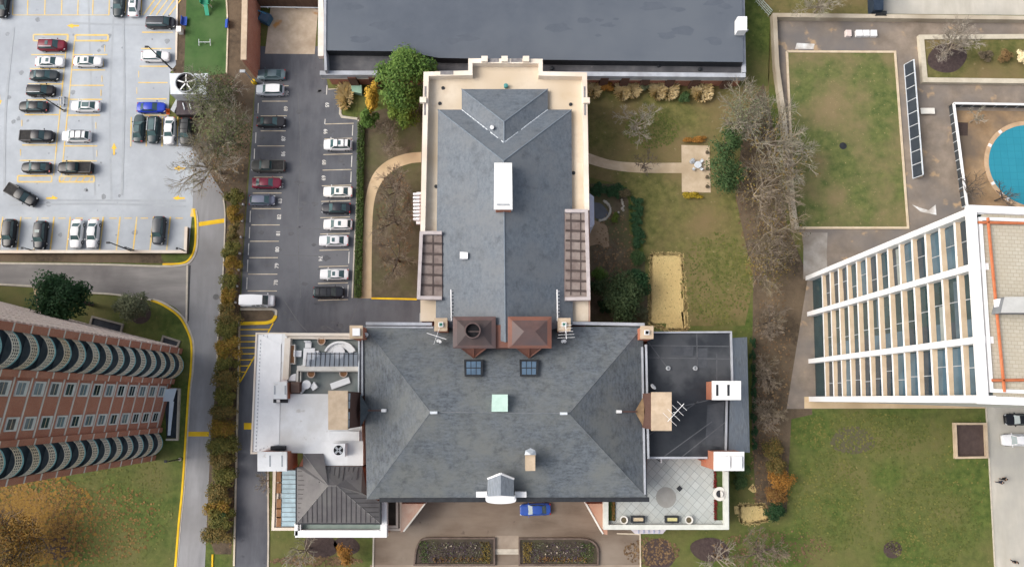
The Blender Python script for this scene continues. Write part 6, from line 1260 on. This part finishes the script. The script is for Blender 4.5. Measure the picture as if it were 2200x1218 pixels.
shrub('twiggy brown bush where the boxwood row meets the hedge column', 1343, 416, 1.6, 1.2, 1.0, leafmat('twiggy_bush', [(.08, .065, .035), (.14, .115, .06)], .5), 900, 240)
shrub('yellow-green low bush beside the dark pond', 1322, 467, 1.1, 1.0, 1.0, leafmat('lime_bush', [(.07, .10, .015), (.12, .16, .03)], .5), 900, 241)
for i, (x, y, r, mm, lab) in enumerate(((1288, 588, 1.5, G1, 'bright green bush at the edge of the brown garden by the wing'), (1372, 557, 1.5, G3, 'dark green bush above the large straw mat, left side'), (1362, 590, 1.3, G5, 'rounded evergreen bush next to the straw mat top corner'), (1280, 612, 1.4, G2, 'dark bush against the east wall of the wing'), (1300, 660, 1.3, G2, 'dark low bush above the condenser gap'), (1372, 672, 1.3, G4, 'olive bush at the foot of the large straw mat'))): shrub(lab, x, y, 2.0, r, r, mm, 1300, 250 + i, lumps=8)
for i, (x, y, rx, ry) in enumerate(((1595, 1010, 1.3, 1.9), (1592, 1040, 1.2, 1.3), (1588, 985, .8, .9))): shrub(['large green bush below the southern white chimney', 'lower green bush east of the terrace wall', 'small green bush right beside the southern white chimney'][i], x, y, 1.8, rx, ry, G3, 1300, 260 + i)
for i in range(9): shrub(['dark green shrub in the narrow strip beside the slate apron, one of a merging run'][0], 1617 + .5 * i, 735 + 27 * i, 1.2, .55, 1.1, G5, 380, 270 + i, 'border_shrub', 'shrubs along the slate apron', lumps=5)
for i, (x, y, r, mm, lab) in enumerate(((1668, 1000, 1.5, HB, 'olive-brown shrub just above the largest orange shrub'), (1680, 1035, 1.9, OR, 'largest orange shrub in the dark tree bed'), (1668, 1065, 1.4, RU, 'lowest russet shrub in the dark tree bed'), (1660, 965, 1.5, HB, 'brownish shrub at the top of the orange shrub run'), (1664, 1098, 1.4, G2, 'dark evergreen bush ending the orange shrub run'))): shrub(lab, x, y, 2.6, r * 1.2, r * 1.2, mm, 1700, 290 + i, lumps=16)
for i, (x, y, rx, ry, mm, z_, lab) in enumerate(((2113, 122, 1.5, 1.2, leafmat('grey_twig_bush', [(.10, .08, .05), (.18, .14, .09)], .5), .5, 'grey-brown twiggy bush in the raised planter'), (2155, 124, 1.5, 1.3, leafmat('brown_twig_bush', [(.13, .08, .035), (.24, .15, .06)], .5), .5, 'tan-brown bush in the raised planter next to the grey one'), (2196, 126, 1.3, 1.8, BL, .5, 'blond grass bush at the right end of the raised planter'))): shrub(lab, x, y, 1.6, rx, ry, mm, 1200, 300 + i, z0=z_)
m = MB(); m.prism(WL([(755, 184), (776, 184), (776, 200), (757, 196)], 1.3), 0, 1.3); t = thing('utility_box', 'pale green utility box behind the tall blond grass', 'utility box', W(766, 191, 0)); m.build('cabinet', mat('pale_green_box', (.20, .33, .25), (.26, .40, .31)), t); m = MB(); m.prism(WL([(754, 183), (777, 183), (777, 201), (756, 197)], 1.45), 1.3, 1.45); m.build('lid', mat('pale_green_lid', (.24, .38, .29), (.3, .45, .35)), t)
# terrace planting strips
for q, red, lab in (((1304, 1077, 1322, 1118), 1318, 'narrow planting strip by the west parapet of the tiled terrace'), ((1535, 1003, 1553, 1048), 1536, 'upper planting strip edged with red flowers on the terrace'), ((1535, 1073, 1555, 1117), 1537, 'lower planting strip edged with red flowers on the terrace')):
    t = thing('planting_strip_bed', lab, 'planter', W(q[0], q[1], 4.8)); p = MB(); p.prism(WL([(q[0], q[1]), (q[2], q[1]), (q[2], q[3]), (q[0], q[3])], 4.95), 4.8, 4.95); p.build('turf', mat('strip_turf', (.035, .06, .015), (.06, .09, .025), sc=2), t)
    rg = random.Random(q[1]); p = MB()
    for _ in range(300): leaves(p, tuple(W(red + rg.uniform(-3, 3), rg.uniform(q[1], q[3]), 5.05)), (.1, .1, .1), 1, .1, rg)
    p.build('flowers', RED if q[0] > 1400 else RU, t)
# plants of the forecourt beds
for (t, pts), x0, x1 in zip(BEDS, (900, 1124), (1054, 1276)):
    rg = random.Random(x0)
    for nm, mm, k, fx in (('yellow_foliage', leafmat('dull_yellow_plants', [(.07, .06, .018), (.17, .12, .03), (.24, .17, .04)], .5), 300, (.0, .12) if x0 > 1000 else (.86, 1)), ('grey_foliage', G4, 300, (.1, .95)), ('orange_foliage', RU, 260, (.2, .9)), ('green_foliage', HG, 200, (.82, 1) if x0 > 1000 else (0, .12)), ('pale_flowers', leafmat('pale_blooms', [(.32, .27, .2), (.45, .39, .31)], .6), 36, (.2, .85)), ('blue_foliage', leafmat('violet_plants', [(.05, .035, .05), (.11, .08, .11)], .6), 500, (.1, .9))):
        p = MB()
        for _ in range(k):
            yy = rg.uniform(1196, 1207) if nm == 'orange_foliage' else rg.choice((1172, 1173, 1187)) + rg.uniform(-2, 2) if nm == 'pale_flowers' else rg.uniform(1164, 1208)
            leaves(p, tuple(W(x0 + (x1 - x0) * rg.uniform(*fx), yy, .5)), (.15, .15, .2), 1, .12 if nm != 'pale_flowers' else .16, rg)
        p.build(nm, mm, t)
# garden pond with rocks
t = thing('garden_pond', 'small dark garden pond edged with pale rocks beside the bay window', 'pond', W(1292, 455, 0)); p = MB(); p.sheet(WL(curve([(1276, 435), (1292, 438), (1304, 452), (1308, 464), (1296, 473), (1278, 468)], 4), .035)); p.build('water', glass('pond_water', (.030, .034, .042), .1), t)
rg = random.Random(5); p = MB()
for x, y in [(1287 + 24 * math.cos(a) * 1.0, 452 + 22 * math.sin(a)) for a in np.linspace(-1.1, 1.5, 16)] + [(1334 + rg.uniform(-6, 6), 430 + 4.5 * k) for k in range(7)]: c = W(x, y, 0); p.lathe(c, [(rg.uniform(.2, .34), 0), (.2, .2), (0, .28)], 6)
p.build('rocks', mat('pale_rock', (.34, .31, .26), (.46, .43, .37), sc=2), t)
# bare trees
for a in [
    ('wide bare tree behind the cooling unit, upper of the left group', 455, 200, 10, 5.6, 21, TWIG, 2200), ('bare greyish tree in the middle of the left group', 480, 285, 11, 6.2, 22, TWIG, 2400), ('bare tree low in the left group, reaching over the deck arrows', 446, 350, 10, 6.6, 23, TWIG, 500),
    ('bare tree with faint green haze, top of the east tree line', 1605, 245, 11, 5.8, 24, TWIG, 1500), ('bare grey tree in the upper middle of the east tree line', 1655, 290, 11, 6.6, 25, TWIG, 500), ('bare brown tree crossing the raised lawn corner', 1706, 350, 10, 5.8, 26, TWIG, 300), ('bare tree leaning from the east line over the lawn', 1645, 405, 11, 7.0, 27, TWIGB, 500), ('bare tree in the lower east tree line, by the paved court', 1668, 490, 10, 6.6, 28, TWIGB, 500), ('thin bare tree at the bottom of the east tree line', 1655, 565, 9, 5.6, 29, TWIGB, 700),
]:
    lab, x, y, h, r, sd, tm, nl = a; bare_tree(lab, x, y, h, r, sd, tm, leaf=(leafmat('ivy_leaves', [(.045, .062, .022), (.085, .105, .04), (.13, .14, .06)]) if x < 900 else G4) if nl > 900 else HB, nleaf=nl)
for a in [
    ('fine-twigged bare tree on the north lawn', 1372, 260, 7, 4.0, 31, TWIG, 4, 5), ('small dark crooked bare tree over the lawn path', 1386, 350, 5, 3.0, 32, BARKD, 3, 5), ('pale bare tree in the raised planter', 2052, 95, 8, 4.6, 33, mat('pale_twig', (.24, .21, .17), (.36, .32, .27), sc=.8), 4, 8),
    ('bare tree at the top lawn beside the navy dumpster', 1770, 2, 8, 5.2, 34, TWIG, 4, 7), ('bare brown tree inside the curve of the garden path, upper', 850, 405, 7, 4.2, 35, TWIGB, 4, 7), ('bare brown tree inside the curve of the garden path, middle', 846, 470, 7, 4.6, 36, TWIGB, 4, 7), ('bare brown tree near the wing wall, lowest in the west garden', 850, 552, 7, 4.4, 37, TWIGB, 4, 6), ('bare tree above the garden path beside the lighter tree', 838, 300, 5, 3.4, 38, TWIGB, 4, 6),
    ('bare olive tree in the front lawn at the bottom', 650, 1188, 7, 4.0, 39, TWIG, 3, 7), ('bare tree at the bottom lawn right of the forecourt', 1545, 1205, 7, 4.0, 40, mat('pale_twig', (.24, .21, .17), (.36, .32, .27), sc=.8), 3, 6), ('dark crooked bare tree beside the pool cover', 2088, 400, 6, 3.6, 41, BARKD, 3, 5), ('second dark bare tree at the pool, partly behind the white tower', 2165, 420, 6, 3.0, 42, BARKD, 3, 5), ('thin bare tree under the pool fence corner', 2105, 250, 5, 2.4, 43, TWIG, 3, 5),
    ('bare bush-like tree beside the small west lawn of the mansion', 566, 1035, 4, 2.2, 44, TWIG, 3, 6), ('brown bare thicket tree right of the slate apron', 1652, 890, 6, 3.4, 45, TWIGB, 4, 7), ('brown bare thicket tree across from the white chimneys', 1645, 800, 6, 3.2, 46, TWIGB, 4, 6), ('thin brown tree beside the paved plaza strip', 1660, 690, 7, 3.4, 47, TWIGB, 4, 6), ('bare tree in the bottom right corner of the front lawn bed', 1640, 1190, 7, 4.4, 48, TWIGB, 4, 7), ('bare tree by the mulch circle on the right lawn', 1921, 1180, 3, 1.6, 49, BARKD, 3, 4),
]:
    lab, x, y, h, r, sd, tm, dp, lm = a; bare_tree(lab, x, y, h, r, sd, tm, BARKD if tm in (TWIGB, BARKD) else BARK, depth=dp, limbs=lm, twr=.035 if dp > 3 else .05, z0=.5 if sd == 33 else 0)
bare_tree('huge half-bare rust and yellow autumn tree filling the bottom left corner', 14, 1178, 11, 7.0, 12, BARKD, BARKD, 'autumn_tree', None, leaf=AUT, nleaf=5200)
# fallen leaves and rough grass: nobody could count them
def litter(name, label, regs, n, m, size, seed):
    rg = random.Random(seed); b = MB()
    for (x, y, rx, ry) in regs:
        for _ in range(n):
            a = rg.uniform(0, 6.28); q = rg.random() ** (1.0 if 'carpet' in label else .5) * (1.25 if 'carpet' in label else 1); p = W(x + rx * q * math.cos(a), y + ry * q * math.sin(a), .06); s = size * rg.uniform(.5, 1.4); r = rg.uniform(0, 3.14); u = Vector((math.cos(r) * s, math.sin(r) * s, rg.uniform(-.02, .04))); v = Vector((-math.sin(r) * s, math.cos(r) * s, .02)); b.face([p - u - v, p + u - v, p + u + v, p - u + v])
    return stuff(name, b, m, label, 'leaves')
litter('fallen_leaves', 'orange and tan fallen leaves under the autumn tree and along the beds', [(60, 1130, 110, 100), (90, 1090, 110, 60), (40, 1120, 80, 90), (150, 1130, 150, 90), (230, 1120, 120, 80)], 520, leafmat('litter_mix', [(.08, .05, .02), (.15, .09, .03), (.24, .15, .05), (.20, .08, .02)], .4), .11, 1)
litter('fallen_leaves', 'thick carpet of brown and orange leaves in the bottom left corner', [(40, 1085, 130, 60), (60, 1120, 120, 90), (50, 1170, 110, 70)], 1300, leafmat('carpet_leaves', [(.05, .035, .014), (.11, .065, .02), (.20, .12, .025), (.26, .15, .025), (.09, .05, .018)], .15), .17, 7)
litter('fallen_leaves', 'brown leaf litter under the bare trees and shrubs', [(1640, 420, 60, 200), (1660, 760, 40, 160), (1650, 1000, 40, 110), (1660, 1180, 130, 45), (848, 480, 40, 120), (470, 290, 70, 130), (1320, 560, 45, 110), (1400, 1185, 60, 30), (680, 1205, 100, 10), (495, 1000, 8, 180), (500, 600, 14, 150)], 420, leafmat('brown_litter', [(.07, .045, .028), (.16, .10, .055), (.27, .18, .09)], .4), .11, 2)
litter('fallen_leaves', 'pale dry leaves scattered over the raised plaza lawn', [(1868, 195, 45, 60), (1785, 190, 25, 60), (1845, 330, 60, 60), (1850, 440, 60, 40), (1830, 250, 80, 110), (1790, 430, 60, 40)], 220, leafmat('pale_litter', [(.30, .22, .10), (.48, .38, .2), (.6, .5, .3)], .4), .10, 3)
litter('rough_grass', 'tufts of longer yellow-green grass in the lawns', [(1920, 1040, 200, 150), (1400, 280, 60, 40), (1540, 600, 80, 100), (250, 1090, 120, 130), (1850, 930, 150, 45), (2000, 1120, 110, 100), (1780, 1080, 80, 110)], 900, leafmat('grass_tuft', [(.06, .08, .02), (.11, .125, .03), (.19, .17, .05)], .12), .11, 4)
b = MB(); rg = random.Random(31)
for pts in ([(1400, 546), (1464, 547), (1472, 640), (1476, 708), (1430, 707), (1397, 694)], [(1588, 1085), (1640, 1084), (1650, 1116), (1612, 1124), (1592, 1120)]):
    for i in range(len(pts)):
        p, q = pts[i], pts[(i + 1) % len(pts)]; n = int(math.hypot(q[0] - p[0], q[1] - p[1]) * 4)
        for _ in range(n):
            u = rg.random(); c = W(p[0] + (q[0] - p[0]) * u + rg.gauss(0, 2.2), p[1] + (q[1] - p[1]) * u + rg.gauss(0, 2.2), .065); t = rg.uniform(0, 3.14); e_ = Vector((math.cos(t), math.sin(t), 0)) * rg.uniform(.08, .2); f = Vector((-e_.y, e_.x, 0)) * .22; b.face([c - e_ - f, c + e_ - f, c + e_ + f, c - e_ + f])
stuff('loose_straw', b, STRAW, 'loose straw fraying round the edges of the straw mats', 'straw')
# ---------------------------------------------------------------- separate pieces of a part become parts of their own
def split_pieces(names):
    for o in [o for o in C.objects if o.type == 'MESH' and o.parent is not None and o.name.split('.')[0] in names]:
        me = o.data; par = list(range(len(me.vertices))); seen = {}
        def find(i):
            while par[i] != i: par[i] = par[par[i]]; i = par[i]
            return i
        for v in me.vertices:
            k = (round(v.co.x, 3), round(v.co.y, 3), round(v.co.z, 3))
            if k in seen: par[find(v.index)] = find(seen[k])
            else: seen[k] = v.index
        for p in me.polygons:
            for q in p.vertices[1:]: par[find(q)] = find(p.vertices[0])
        isl = {}
        for p in me.polygons: isl.setdefault(find(p.vertices[0]), []).append(p)
        if not 1 < len(isl) < 40: continue
        for j, ps in enumerate(isl.values()):
            idx = {}; vs = []; fs = []; mi = []
            for p in ps:
                f = []
                for q in p.vertices:
                    if q not in idx: idx[q] = len(vs); vs.append(tuple(me.vertices[q].co))
                    f.append(idx[q])
                fs.append(f); mi.append(p.material_index)
            m2 = bpy.data.meshes.new(me.name); m2.from_pydata(vs, [], fs)
            for m in me.materials: m2.materials.append(m)
            m2.polygons.foreach_set('material_index', mi); m2.update()
            if j == 0: o.data = m2
            else: n = bpy.data.objects.new(o.name.split('.')[0], m2); C.objects.link(n); n.parent = o.parent
split_pieces({'parapet', 'membrane_patch', 'roof_upstand', 'planter_box', 'dormer_cornice', 'finial', 'parapet_opening', 'parapet_pier', 'roof_drain', 'roof_vent', 'pilaster', 'pier', 'balcony_back', 'coping', 'roof_batten', 'flue_opening', 'chimney_cap', 'flue_slot', 'roof_pipe', 'anchor', 'roof_unit', 'stone_band', 'conservatory_parapet', 'well_rim', 'terrace_parapet', 'terrace_wall', 'pipe', 'post', 'stripe', 'membrane_seam', 'rail', 'balcony_parapet', 'roof_glass', 'rocks', 'end_wall', 'standing_seam'})
